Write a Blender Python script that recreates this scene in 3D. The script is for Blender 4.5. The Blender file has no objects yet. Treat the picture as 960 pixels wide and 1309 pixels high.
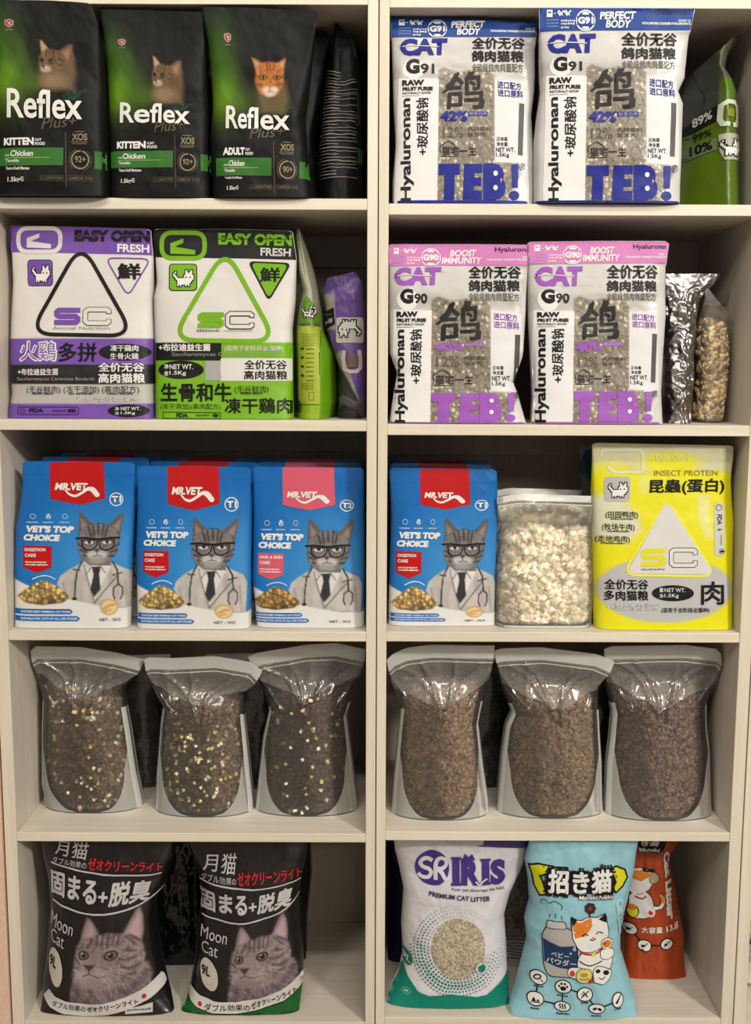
import bpy, bmesh, math, random
import numpy as np
from mathutils import Matrix, Vector
from mathutils.geometry import tessellate_polygon
SC = bpy.context.scene
COL = SC.collection
random.seed(7)

# ------------------------------------------------------------------ camera
F = 1372.0; CX, CY = 480.0, 654.5
TH = math.atan(.1326); RHO = .0038
CAM = np.array([0., -1.65, 1.17])
_fw = np.array([0, math.cos(TH), -math.sin(TH)]); _up = np.array([0, math.sin(TH), math.cos(TH)]); _rt = np.array([1., 0, 0])
CR = _rt + RHO*_up; CR /= np.linalg.norm(CR)
CU = _up - RHO*_rt; CU /= np.linalg.norm(CU)
cd = bpy.data.cameras.new('camera'); cam = bpy.data.objects.new('camera', cd); COL.objects.link(cam)
cd.sensor_fit = 'VERTICAL'; cd.sensor_height = 36; cd.lens = 36*F/1309; cd.clip_start = .05
M = Matrix.Identity(4)
for i in range(3):
    M[i][0] = CR[i]; M[i][1] = CU[i]; M[i][2] = -_fw[i]; M[i][3] = CAM[i]
cam.matrix_world = M
SC.camera = cam

# ------------------------------------------------------------------ light
w = bpy.data.worlds.new('world'); SC.world = w; w.use_nodes = True
w.node_tree.nodes['Background'].inputs[0].default_value = (1, .95, .88, 1)
w.node_tree.nodes['Background'].inputs[1].default_value = .23
def area(name, loc, target, size, power, col=(1, .945, .87)):
    l = bpy.data.lights.new(name, 'AREA'); l.shape = 'RECTANGLE'; l.size, l.size_y = size; l.energy = power; l.color = col
    o = bpy.data.objects.new(name, l); COL.objects.link(o); o.location = loc
    o.rotation_euler = (Vector(target)-Vector(loc)).to_track_quat('-Z', 'Y').to_euler()
    return o
area('ceiling_lamp_right', (2.2, -3.0, 2.66), (.1, 0, .6), (.45, .45), 150)
area('ceiling_lamp_left', (-1.1, -2.1, 2.66), (-.1, 0, .8), (.5, .5), 20)
area('ceiling_lamp_front', (.2, -1.5, 2.68), (0, 0, 1.0), (1.2, .16), 20)
area('ceiling_lamp_far', (.9, -4.4, 2.66), (0, 0, .7), (1.4, .6), 34)
SC.view_settings.view_transform = 'Standard'; SC.view_settings.look = 'None'
SC.view_settings.gamma = 1; SC.view_settings.use_curve_mapping = False
SC.view_settings.exposure = 0.12
SC.cycles.transparent_max_bounces = 24

# ------------------------------------------------------------------ projection helpers (photograph pixels -> metres)
def isect(px, py, y0, k=0., zb=0.):
    """points where the sight lines meet the plane Y = y0 + k (Z - zb)"""
    px = np.asarray(px, float); py = np.asarray(py, float)
    d = _fw + ((px-CX)/F)[..., None]*CR - ((py-CY)/F)[..., None]*CU
    t = (y0 + k*(CAM[2]-zb) - CAM[1])/(d[..., 1] - k*d[..., 2])
    return CAM + t[..., None]*d
def proj(p):
    q = np.asarray(p) - CAM; z = q@_fw
    return CX + F*(q@CR)/z, CY - F*(q@CU)/z
def depth_on(py, z, px=480):
    """depth at which the sight line of row py meets the height z"""
    d = _fw + (px-CX)/F*CR - (py-CY)/F*CU
    return CAM[1] + (z-CAM[2])/d[2]*d[1]

# ------------------------------------------------------------------ noise
def _h(ix, iy, s=0):
    n = (ix.astype(np.int64)*374761393 + iy.astype(np.int64)*668265263 + s*1442695041) & 0xffffffff
    n = ((n ^ (n >> 13))*1274126177) & 0xffffffff
    return ((n ^ (n >> 16)) & 0xffff)/65535.
def vn(x, y, s=0):
    ix = np.floor(x); iy = np.floor(y); fx = x-ix; fy = y-iy
    fx = fx*fx*(3-2*fx); fy = fy*fy*(3-2*fy)
    a = _h(ix, iy, s); b = _h(ix+1, iy, s); c = _h(ix, iy+1, s); d = _h(ix+1, iy+1, s)
    return (a*(1-fx)+b*fx)*(1-fy) + (c*(1-fx)+d*fx)*fy
def fbm(x, y, s=0, o=3):
    r = 0; a = .5; t = 0
    for i in range(o): r = r + a*vn(x*2**i, y*2**i, s+i*17); t += a; a *= .5
    return r/t
def cells(x, y, s=0):
    ix = np.floor(x); iy = np.floor(y); best = np.full(x.shape, 9.); idv = np.zeros(x.shape); sec = np.full(x.shape, 9.)
    for dx in (-1, 0, 1):
        for dy in (-1, 0, 1):
            cx = ix+dx; cy = iy+dy
            d = np.hypot(cx+.1+.8*_h(cx, cy, s)-x, cy+.1+.8*_h(cx, cy, s+5)-y)
            m = d < best
            sec = np.where(m, best, np.minimum(sec, d)); idv = np.where(m, _h(cx, cy, s+9), idv); best = np.where(m, d, best)
    return best, sec, idv

# ------------------------------------------------------------------ materials
def srgb(c):
    c = np.asarray(c, float)/255.
    return np.where(c <= .04045, c/12.92, ((c+.055)/1.055)**2.4)
def lin4(c): return tuple(float(v) for v in srgb(c)) + (1.,)
def mat(name):
    m = bpy.data.materials.new(name); m.use_nodes = True
    return m, m.node_tree.nodes, m.node_tree.links, m.node_tree.nodes['Principled BSDF']
def film_mat(name, rough=.35, coat=0., bump=.0, bscale=120, metal=0., spec=.5, gain=.8):
    m, N, L, P = mat(name)
    a = N.new('ShaderNodeVertexColor'); a.layer_name = 'Col'
    g = N.new('ShaderNodeMix'); g.data_type = 'RGBA'; g.blend_type = 'MULTIPLY'; g.inputs[0].default_value = 1; g.inputs[7].default_value = (gain, gain, gain, 1)
    L.new(a.outputs[0], g.inputs[6]); L.new(g.outputs[2], P.inputs['Base Color'])
    P.inputs['Roughness'].default_value = rough; P.inputs['Metallic'].default_value = metal
    P.inputs['Coat Weight'].default_value = coat; P.inputs['Coat Roughness'].default_value = .12
    P.inputs['Specular IOR Level'].default_value = spec
    if bump:
        t = N.new('ShaderNodeTexNoise'); t.inputs['Scale'].default_value = bscale; t.inputs['Detail'].default_value = 2
        tc = N.new('ShaderNodeTexCoord'); L.new(tc.outputs['Object'], t.inputs['Vector'])
        b = N.new('ShaderNodeBump'); b.inputs['Strength'].default_value = bump; b.inputs['Distance'].default_value = .002
        L.new(t.outputs[0], b.inputs['Height']); L.new(b.outputs[0], P.inputs['Normal'])
    return m
def plain(name, col, rough=.5, metal=0., bump=0., bscale=100):
    m, N, L, P = mat(name)
    t = N.new('ShaderNodeTexNoise'); t.inputs['Scale'].default_value = bscale; t.inputs['Detail'].default_value = 3
    tc = N.new('ShaderNodeTexCoord'); L.new(tc.outputs['Object'], t.inputs['Vector'])
    mx = N.new('ShaderNodeMix'); mx.data_type = 'RGBA'
    mx.inputs[6].default_value = lin4(np.array(col)*.93); mx.inputs[7].default_value = lin4(np.minimum(np.array(col)*1.05, 255))
    L.new(t.outputs[0], mx.inputs[0]); L.new(mx.outputs[2], P.inputs['Base Color'])
    P.inputs['Roughness'].default_value = rough; P.inputs['Metallic'].default_value = metal
    if bump:
        b = N.new('ShaderNodeBump'); b.inputs['Strength'].default_value = bump; b.inputs['Distance'].default_value = .003
        L.new(t.outputs[0], b.inputs['Height']); L.new(b.outputs[0], P.inputs['Normal'])
    return m
def wood_mat(name, c1, c2, axis):
    m, N, L, P = mat(name)
    tc = N.new('ShaderNodeTexCoord'); mp = N.new('ShaderNodeMapping'); L.new(tc.outputs['Object'], mp.inputs[0])
    sc = [46, 46, 46]; sc[axis] = 1.6
    mp.inputs['Scale'].default_value = sc
    t = N.new('ShaderNodeTexNoise'); t.inputs['Scale'].default_value = 2.2; t.inputs['Detail'].default_value = 6; t.inputs['Roughness'].default_value = .6
    L.new(mp.outputs[0], t.inputs['Vector'])
    t2 = N.new('ShaderNodeTexNoise'); t2.inputs['Scale'].default_value = .35; t2.inputs['Detail'].default_value = 2
    L.new(mp.outputs[0], t2.inputs['Vector'])
    ad = N.new('ShaderNodeMath'); ad.operation = 'ADD'; L.new(t.outputs[0], ad.inputs[0]); L.new(t2.outputs[0], ad.inputs[1])
    r = N.new('ShaderNodeMapRange'); r.inputs[1].default_value = .7; r.inputs[2].default_value = 1.3; L.new(ad.outputs[0], r.inputs[0])
    mx = N.new('ShaderNodeMix'); mx.data_type = 'RGBA'; mx.inputs[6].default_value = lin4(c1); mx.inputs[7].default_value = lin4(c2)
    L.new(r.outputs[0], mx.inputs[0]); L.new(mx.outputs[2], P.inputs['Base Color'])
    P.inputs['Roughness'].default_value = .48
    b = N.new('ShaderNodeBump'); b.inputs['Strength'].default_value = .12; b.inputs['Distance'].default_value = .001
    L.new(t.outputs[0], b.inputs['Height']); L.new(b.outputs[0], P.inputs['Normal'])
    return m
def clear_mat(name, haze=.06, rough=.1, tint=(235, 235, 230), refl=1.0, bump=.25):
    """thin clear plastic film: see-through, glossy, with a little milky haze"""
    m, N, L, P = mat(name); N.remove(P); out = N['Material Output']
    tr = N.new('ShaderNodeBsdfTransparent'); tr.inputs[0].default_value = (.97, .97, .965, 1)
    df = N.new('ShaderNodeBsdfDiffuse'); df.inputs[0].default_value = lin4(tint)
    gl = N.new('ShaderNodeBsdfGlossy'); gl.inputs['Roughness'].default_value = rough; gl.inputs[0].default_value = (1, 1, 1, 1)
    m1 = N.new('ShaderNodeMixShader'); m1.inputs[0].default_value = haze
    L.new(tr.outputs[0], m1.inputs[1]); L.new(df.outputs[0], m1.inputs[2])
    fr = N.new('ShaderNodeFresnel'); fr.inputs[0].default_value = 1.5
    mu = N.new('ShaderNodeMath'); mu.operation = 'MULTIPLY'; mu.inputs[1].default_value = refl; mu.use_clamp = True; L.new(fr.outputs[0], mu.inputs[0])
    m2 = N.new('ShaderNodeMixShader'); L.new(mu.outputs[0], m2.inputs[0]); L.new(m1.outputs[0], m2.inputs[1]); L.new(gl.outputs[0], m2.inputs[2])
    L.new(m2.outputs[0], out.inputs[0])
    t = N.new('ShaderNodeTexNoise'); t.inputs['Scale'].default_value = 45; t.inputs['Detail'].default_value = 3; t.inputs['Distortion'].default_value = .6
    tc = N.new('ShaderNodeTexCoord'); L.new(tc.outputs['Object'], t.inputs['Vector'])
    b = N.new('ShaderNodeBump'); b.inputs['Strength'].default_value = bump; b.inputs['Distance'].default_value = .004
    L.new(t.outputs[0], b.inputs['Height']); L.new(b.outputs[0], gl.inputs['Normal']); L.new(b.outputs[0], fr.inputs['Normal'])
    return m
M_MATTE = film_mat('matte_printed_film', .45, .0, .06, 60, spec=.3)
M_SATIN = film_mat('satin_printed_film', .34, .1, .08, 70, spec=.35)
M_GLOSS = film_mat('glossy_printed_film', .22, .5, .12, 70)
M_DARK = film_mat('dark_matte_film', .5, .0, .08, 60, spec=.14, gain=.75)
M_SHINY = film_mat('shiny_black_film', .3, .6, .2, 40, spec=.25)
M_INK = film_mat('printing_ink', .42, .0, spec=.18)
M_INKD = film_mat('printing_ink_on_dark_film', .5, 0., spec=.2)
M_KIB = film_mat('dry_food_pieces', .75, 0, gain=1.)
M_CLEAR = clear_mat('clear_plastic_film', .035, .12, refl=1.25, bump=.05)
M_CLEARD = clear_mat('slightly_milky_plastic_film', .1, .12, refl=1.2, bump=.12)
M_HAZE = clear_mat('hazy_film', .13, .1, (240, 240, 234), refl=1.2, bump=.05)
M_GUS = clear_mat('milky_gusset_film', .34, .16, (240, 240, 232), refl=1.1, bump=.1)
M_FROST = clear_mat('frosted_plastic_seal', .62, .22, (235, 235, 228), refl=1.2)
M_FOIL = film_mat('crinkled_silver_foil', .34, 0, .2, 60, metal=1., gain=1.)
WOODV = wood_mat('pale_wood_grain_upright', (190, 181, 166), (209, 201, 187), 2)
WOODH = wood_mat('pale_wood_grain_level', (197, 187, 171), (216, 207, 192), 0)
WOODY = wood_mat('pale_wood_grain_edge', (200, 191, 170), (218, 209, 190), 0)
WOODVE = wood_mat('pale_wood_grain_upright_edge', (200, 191, 170), (218, 209, 190), 2)
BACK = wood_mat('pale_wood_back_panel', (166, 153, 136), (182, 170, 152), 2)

# ------------------------------------------------------------------ object helpers
def tag(o, label=None, cat=None, group=None, kind=None):
    for k, v in (('label', label), ('category', cat), ('group', group), ('kind', kind)):
        if v: o[k] = v
    return o
def empty(name, loc, label, cat, group=None):
    o = bpy.data.objects.new(name, None); COL.objects.link(o); o.location = loc; o.empty_display_size = .02
    return tag(o, label, cat, group)
def mesh_obj(name, V, Fc, m, parent=None, org=(0, 0, 0), cols=None, vcols=None, smooth=True, kind=None, label=None):
    """Fc: int array (n,3|4) or list of lists; cols per face, vcols per vertex (sRGB 0-255)"""
    me = bpy.data.meshes.new(name)
    V = np.asarray(V, float) - np.asarray(org, float)
    if isinstance(Fc, np.ndarray):
        n, k = Fc.shape
        me.vertices.add(len(V)); me.vertices.foreach_set('co', V.ravel())
        me.loops.add(n*k); me.loops.foreach_set('vertex_index', Fc.ravel().astype(np.int32))
        me.polygons.add(n); me.polygons.foreach_set('loop_start', np.arange(0, n*k, k, dtype=np.int32))
        me.update(calc_edges=True)
    else: me.from_pydata(V.tolist(), [], Fc)
    if smooth: me.polygons.foreach_set('use_smooth', np.ones(len(me.polygons), bool))
    if cols is not None or vcols is not None:
        if vcols is not None:
            at = me.color_attributes.new('Col', 'FLOAT_COLOR', 'POINT'); a = srgb(vcols)
        else:
            at = me.color_attributes.new('Col', 'FLOAT_COLOR', 'CORNER')
            tot = np.empty(len(me.polygons), np.int32); me.polygons.foreach_get('loop_total', tot)
            a = np.repeat(srgb(cols), tot, axis=0)
        at.data.foreach_set('color', np.c_[a, np.ones(len(a))].astype(np.float32).ravel())
    me.materials.append(m); me.update()
    o = bpy.data.objects.new(name, me); COL.objects.link(o)
    if parent: o.parent = parent
    else: o.location = org
    return tag(o, label, None, None, kind)
def box(name, a, b, m, parent=None, org=(0, 0, 0), bev=.001, m2=None):
    bm = bmesh.new(); bmesh.ops.create_cube(bm, size=1)
    a = np.array(a); b = np.array(b)
    for v in bm.verts: v.co = Vector((a+b)/2 - np.array(org)) + Vector(np.array(v.co)*(b-a))
    if bev: bmesh.ops.bevel(bm, geom=list(bm.edges), offset=bev, segments=2, affect='EDGES', profile=.5)
    me = bpy.data.meshes.new(name)
    me.materials.append(m)
    if m2:
        me.materials.append(m2)
        for f in bm.faces:
            if f.normal.y < -.5: f.material_index = 1
    bm.to_mesh(me); bm.free()
    o = bpy.data.objects.new(name, me); COL.objects.link(o)
    if parent: o.parent = parent
    else: o.location = org
    return o

# ------------------------------------------------------------------ the room
tag(box('floor', (-3, -5, -.05), (3, .6, 0), plain('pale_floor_tile', (150, 140, 126), .4), bev=0), kind='structure')
tag(box('ceiling', (-3, -5, 2.72), (3, .6, 2.8), plain('white_ceiling_paint', (205, 200, 190), .9), bev=0), kind='structure')
tag(box('wall_back', (-3, .37, 0), (3, .6, 2.72), plain('warm_wall_paint', (190, 160, 140), .8), bev=0), kind='structure')
tag(box('wall_left', (-1.6, -.004, 0), (-.6005, .36, 2.72), plain('pinkish_wall_paint', (216, 182, 158), .7), bev=.001), kind='structure')

# ------------------------------------------------------------------ shelving
DEP = .327
def unit(x0, x1, tl, tr, tops, bots, label):
    c = (x0+x1)/2
    e = empty('shelving_unit', (c, 0, 0), label, 'shelf'); O = (c, 0, 0)
    zt = 1.94
    box('side_board', (x0, 0, 0), (x0+tl, DEP+.02, zt), WOODV, e, O, m2=WOODVE)
    box('side_board', (x1-tr, 0, 0), (x1, DEP+.02, zt), WOODV, e, O, m2=WOODVE)
    box('back_panel', (x0+tl, DEP, 0), (x1-tr, DEP+.018, zt), BACK, e, O)
    for i, (t, b) in enumerate(zip(tops, bots)):
        box('shelf_board', (x0+tl, 0.0008, b), (x1-tr, DEP, t), WOODH, e, O, m2=WOODY)
        if i < 5: box('back_rail', (x0+tl, DEP-.012, b-.055), (x1-tr, DEP, b), BACK, e, O)
    box('plinth', (x0+tl, .03, 0), (x1-tr, .045, bots[5]), WOODH, e, O)
    return e
ZL = [1.7155, 1.4232, 1.0925, .7606, .4265, .0985]
ZR = [1.7120, 1.4165, 1.0870, .7610, .4305, .1075]
TB = [.0175, .0165, .0165, .0158, .015, .016]
unit(-.5975, .0015, .0195, .0155, ZL, [z-t for z, t in zip(ZL, TB)], 'pale wood shelving unit left of the central seam, full of black, white and blue pouches')
unit(.0030, .5940, .0150, .0195, ZR, [z-t for z, t in zip(ZR, TB)], 'pale wood shelving unit right of the central seam, holding the TEB lettered pouches')
unit(.5958, 1.19, .0195, .0155, [1.71, 1.417, 1.087, .761, .470, .186], [1.694, 1.4, 1.071, .745, .454, .17], 'pale wood shelving unit at the right edge of the photo, cut off by the frame')

# ------------------------------------------------------------------ flat artwork (in photograph pixels of one reference bag)
def catmull(P, closed=False, n=6):
    P = [np.array(p, float) for p in P]; out = []; m = len(P)
    if m < 3: return P
    for i in range(m if closed else m-1):
        if closed: a, b, c, d = P[i-1], P[i], P[(i+1) % m], P[(i+2) % m]
        else: a, b, c, d = P[max(i-1, 0)], P[i], P[i+1], P[min(i+2, m-1)]
        for j in range(n):
            t = j/n
            out.append(.5*((2*b) + (-a+c)*t + (2*a-5*b+4*c-d)*t*t + (-a+3*b-3*c+d)*t**3))
    if not closed: out.append(P[-1])
    return out
def rpoly(P, r, n=5):
    """polygon with rounded corners"""
    out = []; m = len(P); P = [np.array(p, float) for p in P]
    for i in range(m):
        a, b, c = P[i-1], P[i], P[(i+1) % m]
        u = (a-b); v = (c-b); lu = np.linalg.norm(u); lv = np.linalg.norm(v); u /= lu; v /= lv
        q = min(r, lu*.48, lv*.48)
        s, e = b+u*q, b+v*q
        for j in range(n+1):
            t = j/n; out.append((1-t)**2*s + 2*t*(1-t)*b + t*t*e)
    return out
_gc = {}
def glyphs(text, bold, shear):
    k = (text, bold, shear)
    if k not in _gc:
        cjk = max(map(ord, text)) > 0x2fff
        cu = bpy.data.curves.new('t', 'FONT'); cu.body = text; cu.resolution_u = 3; cu.offset = 0 if cjk else bold; cu.shear = shear
        o = bpy.data.objects.new('t', cu); me = bpy.data.meshes.new_from_object(o)
        V = np.array([v.co[:2] for v in me.vertices]); Fc = [list(p.vertices) for p in me.polygons]
        bpy.data.objects.remove(o); bpy.data.meshes.remove(me); bpy.data.curves.remove(cu)
        if cjk and bold > .004:          # heavier strokes for the dense characters: the glyph laid five times
            n = len(V); sh = [(0, 0)] + [(bold*math.cos(a), bold*math.sin(a)) for a in np.arange(6)*math.pi/3]
            V = np.concatenate([V+np.array(q) for q in sh]); Fc = [[i+n*j for i in f] for j in range(len(sh)) for f in Fc]
        _gc[k] = (V, Fc)
    return _gc[k]
class Art:
    def __init__(s, ox=0, oy=0, sc=1): s.o = np.array([ox, oy], float); s.sc = float(sc); s.it = []; s.part = 'lettering'
    def add(s, V, Fc, col, l):
        s.it.append((s.part, s.o + np.asarray(V, float)/s.sc, Fc, tuple(col), l)); return s
    def poly(s, P, col, l=0):
        P = [tuple(map(float, p)) for p in P]
        T = tessellate_polygon([[Vector((x, y, 0)) for x, y in P]])
        return s.add(P, [list(t) for t in T], col, l)
    def rect(s, x0, y0, x1, y1, col, l=0, r=0):
        P = [(x0, y0), (x1, y0), (x1, y1), (x0, y1)]
        return s.poly(rpoly(P, r) if r else P, col, l)
    def ell(s, cx, cy, rx, ry, col, l=0, n=24, rot=0):
        c, q = math.cos(rot), math.sin(rot)
        return s.poly([(cx+rx*math.cos(a)*c-ry*math.sin(a)*q, cy+rx*math.cos(a)*q+ry*math.sin(a)*c) for a in (2*math.pi*i/n for i in range(n))], col, l)
    def line(s, P, w, col, l=0, closed=False, smooth=False):
        if smooth: P = catmull(P, closed)
        P = [np.array(p, float) for p in P]; n = len(P); V = []; Fc = []
        ww = w if isinstance(w, (list, tuple)) else None
        for i in range(n):
            a = P[i-1] if (i or closed) else P[i]; b = P[(i+1) % n] if (i < n-1 or closed) else P[i]
            d0 = P[i]-a; d1 = b-P[i]; l0 = np.linalg.norm(d0); l1 = np.linalg.norm(d1)
            d0 = d0/l0 if l0 > 1e-9 else d1/max(l1, 1e-9); d1 = d1/l1 if l1 > 1e-9 else d0
            t = d0+d1; t /= max(np.linalg.norm(t), 1e-9); nn = np.array([-t[1], t[0]])
            m = 1/max(.5, float(nn@np.array([-d0[1], d0[0]])))
            h = (np.interp(i/(n-1), np.linspace(0, 1, len(ww)), ww) if ww else w)/2*m
            V += [P[i]+nn*h, P[i]-nn*h]
        for i in range(n if closed else n-1):
            j = (i+1) % n; Fc.append([2*i, 2*i+1, 2*j+1, 2*j])
        return s.add(V, Fc, col, l)
    def ring(s, cx, cy, rx, ry, w, col, l=1, n=28, a0=0, a1=360):
        full = a1-a0 >= 360; k = n if full else n+1
        P = [(cx+rx*math.cos(math.radians(a0+(a1-a0)*i/n)), cy+ry*math.sin(math.radians(a0+(a1-a0)*i/n))) for i in range(k)]
        return s.line(P, w, col, l, closed=full)
    def text(s, t, q, col, l=3, bold=.012, shear=0.):
        """q: (x0,y0,x1,y1) or four corners TL,TR,BR,BL the text's bounding box is fitted to"""
        V, Fc = glyphs(t, bold, shear)
        if not len(V): return s
        a, b = V.min(0), V.max(0); u = ((V-a)/(b-a))
        if len(q) == 4 and not hasattr(q[0], '__len__'): q = [(q[0], q[1]), (q[2], q[1]), (q[2], q[3]), (q[0], q[3])]
        TL, TR, BR, BL = [np.array(p, float) for p in q]
        x = u[:, :1]; y = 1-u[:, 1:]
        return s.add((TL*(1-x)+TR*x)*(1-y) + (BL*(1-x)+BR*x)*y, Fc, col, l)
    def tiny(s, x0, y0, x1, y1, col, l=3, seed=1, gap=.35):
        """a row of illegibly small print"""
        r = random.Random(seed); x = x0; h = y1-y0
        while x < x1:
            wd = h*r.uniform(.35, .9); s.rect(x, y0+h*r.uniform(0, .25), min(x+wd, x1), y1-h*r.uniform(0, .2), col, l); x += wd+h*gap
        return s
    def bake(s, step=5.5):
        if hasattr(s, 'parts'): return s.parts
        s.parts = {}
        for part in dict.fromkeys(i[0] for i in s.it):
            bm = bmesh.new(); cols = []; LZ = .001
            for p, V, Fc, c, l in s.it:
                if p != part: continue
                if c not in cols: cols.append(c)
                vs = [bm.verts.new((float(x), float(y), l*LZ)) for x, y in V]
                for f in Fc:
                    try: bm.faces.new([vs[k] for k in f]).material_index = cols.index(c)
                    except ValueError: pass
            co = np.array([v.co[:2] for v in bm.verts]); lo, hi = co.min(0), co.max(0)
            for ax in (0, 1):
                for c in np.arange(math.floor(lo[ax]/step)*step+step, hi[ax], step):
                    geo = bm.verts[:]+bm.edges[:]+bm.faces[:]
                    pc = [0, 0, 0]; pn = [0, 0, 0]; pc[ax] = c; pn[ax] = 1
                    bmesh.ops.bisect_plane(bm, geom=geo, dist=1e-5, plane_co=pc, plane_no=pn)
            bmesh.ops.triangulate(bm, faces=bm.faces[:])
            bm.verts.index_update()
            co = np.array([v.co[:] for v in bm.verts])
            s.parts[part] = (co[:, :2], np.rint(co[:, 2]/LZ), np.array([[v.index for v in f.verts] for f in bm.faces], np.int32),
                             np.array([cols[f.material_index] for f in bm.faces], float))
            bm.free()
        return s.parts

# ------------------------------------------------------------------ bags
class Map:
    """moves artwork from the reference bag to another bag of the kind"""
    def __init__(s, xs=None, ys=None, k=0., xc=0., k2=0.):
        s.xs = xs; s.ys = ys; s.k = k; s.xc = xc; s.k2 = k2
    @staticmethod
    def _f(v, t, inv=False):
        if t is None: return v
        a = np.array(t, float); x, y = (a[:, 1], a[:, 0]) if inv else (a[:, 0], a[:, 1])
        r = np.interp(v, x, y)
        r = np.where(v < x[0], y[0]+(v-x[0])*(y[1]-y[0])/(x[1]-x[0]), r)
        return np.where(v > x[-1], y[-1]+(v-x[-1])*(y[-1]-y[-2])/(x[-1]-x[-2]), r)
    def fwd(s, x, y):
        x = s._f(x, s.xs); y = s._f(y, s.ys)
        x = x + s.k2*(y-1200)
        return x, y + s.k*(x-s.xc)
    def inv(s, x, y):
        y = y - s.k*(x-s.xc)
        x = x - s.k2*(y-1200)
        return s._f(x, s.xs, True), s._f(y, s.ys, True)
class Bag:
    def __init__(s, L, R, T, zb, y0, h=.035, k=None, p=4., e=.5, hv=None, prof=None, wr=.0012, ws=(3, 4), seed=0, bot=None, shell=0.):
        zb = zb+.0007; s.zb, s.y0, s.h, s.p, s.prof, s.wr, s.ws, s.seed = zb, y0, h, p, prof, wr, ws, seed
        s.bot = bot; s.doff = .0012 if h > .054 else .0005
        s.hv = hv or ((0, .05), (.07, .1), (.3, .75), (.55, 1), (.9, 1), (1, .88))
        yt = min(t[1] for t in T); yb = max(L[-1][1], R[-1][1])
        H = isect(480, yt, y0)[2]-zb
        s.k = h/H*.8 if k is None else k
        def edge(P):
            P = np.array(P, float); v = np.clip((P[:, 1]-yt)/(yb-yt), 0, 1)
            q = np.array([isect(a, b, y0+e*s.H(vv), s.k, zb) for (a, b), vv in zip(P, v)])
            o = np.argsort(q[:, 2]); return q[o, 2], q[o, 0]
        s.Lz, s.Lx = edge(L); s.Rz, s.Rx = edge(R)
        s.inner = (-.5772, -.0148) if s.Lx.mean() < 0 and s.Rx.mean() < .01 else (.0188, .5738)
        s.Lx = np.maximum(s.Lx, s.inner[0]); s.Rx = np.minimum(s.Rx, s.inner[1])
        q = isect([t[0] for t in T], [t[1] for t in T], y0+.5*h*s.hv[0][1], s.k, zb)
        zt = q[:, 2]; u = (q[:, 0]-s.xl(zt))/(s.xr(zt)-s.xl(zt)); o = np.argsort(u)
        s.Tu, s.Tz = u[o], zt[o]
        tops = ZL if s.inner[0] < -.1 else ZR; i = int(np.argmin([abs(z-zb) for z in tops]))
        s.Tz = np.minimum(s.Tz, tops[i-1]-TB[i-1]-.0015)
        s.org = np.array([(s.xl(zb)+s.xr(zb))/2, y0+h, zb])
    def H(s, v): return s.h*np.interp(v, [a for a, b in s.hv], [b for a, b in s.hv])
    def xl(s, z): return np.interp(z, s.Lz, s.Lx)
    def xr(s, z): return np.interp(z, s.Rz, s.Rx)
    def base(s, u): return s.zb + (np.interp(u, [a for a, b in s.bot], [b for a, b in s.bot]) if s.bot else 0.)
    def S(s, u): return (1-np.abs(2*np.clip(u, 0, 1)-1)**s.p)**(1/s.p)
    def pos(s, u, v, side=0, off=0.):
        zt = np.interp(u, s.Tu, s.Tz); zb = s.base(u); z = zt + (zb-zt)*v
        a, b = s.xl(z), s.xr(z); x = a+(b-a)*u
        h = s.H(v); S = s.S(u)
        wr = s.wr*(fbm(u*s.ws[0]+s.seed*7.1, v*s.ws[1]+s.seed*3.3, 11, 4)-.5)*2*np.clip(S*1.4-.2, 0, 1)*np.clip((1.02-v)*12, 0, 1)
        y = s.y0 + s.k*(z-s.zb) + (h*(1-S) if side == 0 else h*(1+S)) + (wr if side == 0 else 0)
        if s.prof is not None: y = y + (s.prof(u, v) if side == 0 else np.maximum(s.prof(u, v), 0))
        return np.stack([x, y, z], -1)
    def uv(s, X, Z):
        a, b = s.xl(Z), s.xr(Z); u = np.clip((X-a)/(b-a), .004, .996)
        zt = np.interp(u, s.Tu, s.Tz); zb = s.base(u)
        return u, np.clip((zt-Z)/(zt-zb), .001, .999)
    def onfront(s, px, py, off):
        q = isect(px, py, s.y0, s.k, s.zb); u, v = s.uv(q[..., 0], q[..., 2])
        d = 2e-3; P = s.pos(u, v)
        n = np.cross(s.pos(np.clip(u+d, 0, 1), v)-s.pos(np.clip(u-d, 0, 1), v), s.pos(u, np.clip(v+d, 0, 1))-s.pos(u, np.clip(v-d, 0, 1)))
        n /= np.maximum(np.linalg.norm(n, axis=-1, keepdims=True), 1e-12)
        n *= np.where(n[..., 1:2] > 0, -1, 1)
        return P + n*np.asarray(off)[..., None]
    def grid(s, nu, nv, side, u0=0., u1=1., v0=0., v1=1., off=0.):
        u, v = np.meshgrid(np.linspace(u0, u1, nu+1), np.linspace(v0, v1, nv+1))
        V = s.pos(u.ravel(), v.ravel(), side); V[:, 1] -= off
        i = np.arange(nv)[:, None]*(nu+1)+np.arange(nu)[None]
        Q = np.stack([i, i+nu+1, i+nu+2, i+1], -1).reshape(-1, 4)
        if side: Q = Q[:, ::-1]
        return V, Q, u.ravel(), v.ravel()
    def body(s, root, m, paint, mp=None, res=1.35, name='bag_body', back=(200, 200, 200), disp=None):
        """closed bag: finely gridded printed front, plain back, bottom and edges"""
        wpx = (s.Rx.max()-s.Lx.min())*F/1.65; hpx = (s.Tz.max()-s.zb)*F/1.65
        nu, nv = int(wpx/res), int(hpx/res)
        V, Q, u, v = s.grid(nu, nv, 0)
        pl = V.copy(); pl[:, 1] = s.y0+s.k*(V[:, 2]-s.zb)
        px, py = proj(pl)
        rx, ry = (mp or Map()).inv(px, py)
        c = np.clip(paint(rx, ry), 0, 255)
        if disp is not None: V[:, 1] -= disp(rx, ry)*np.clip(s.S(u)*4-1, 0, 1)
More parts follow.
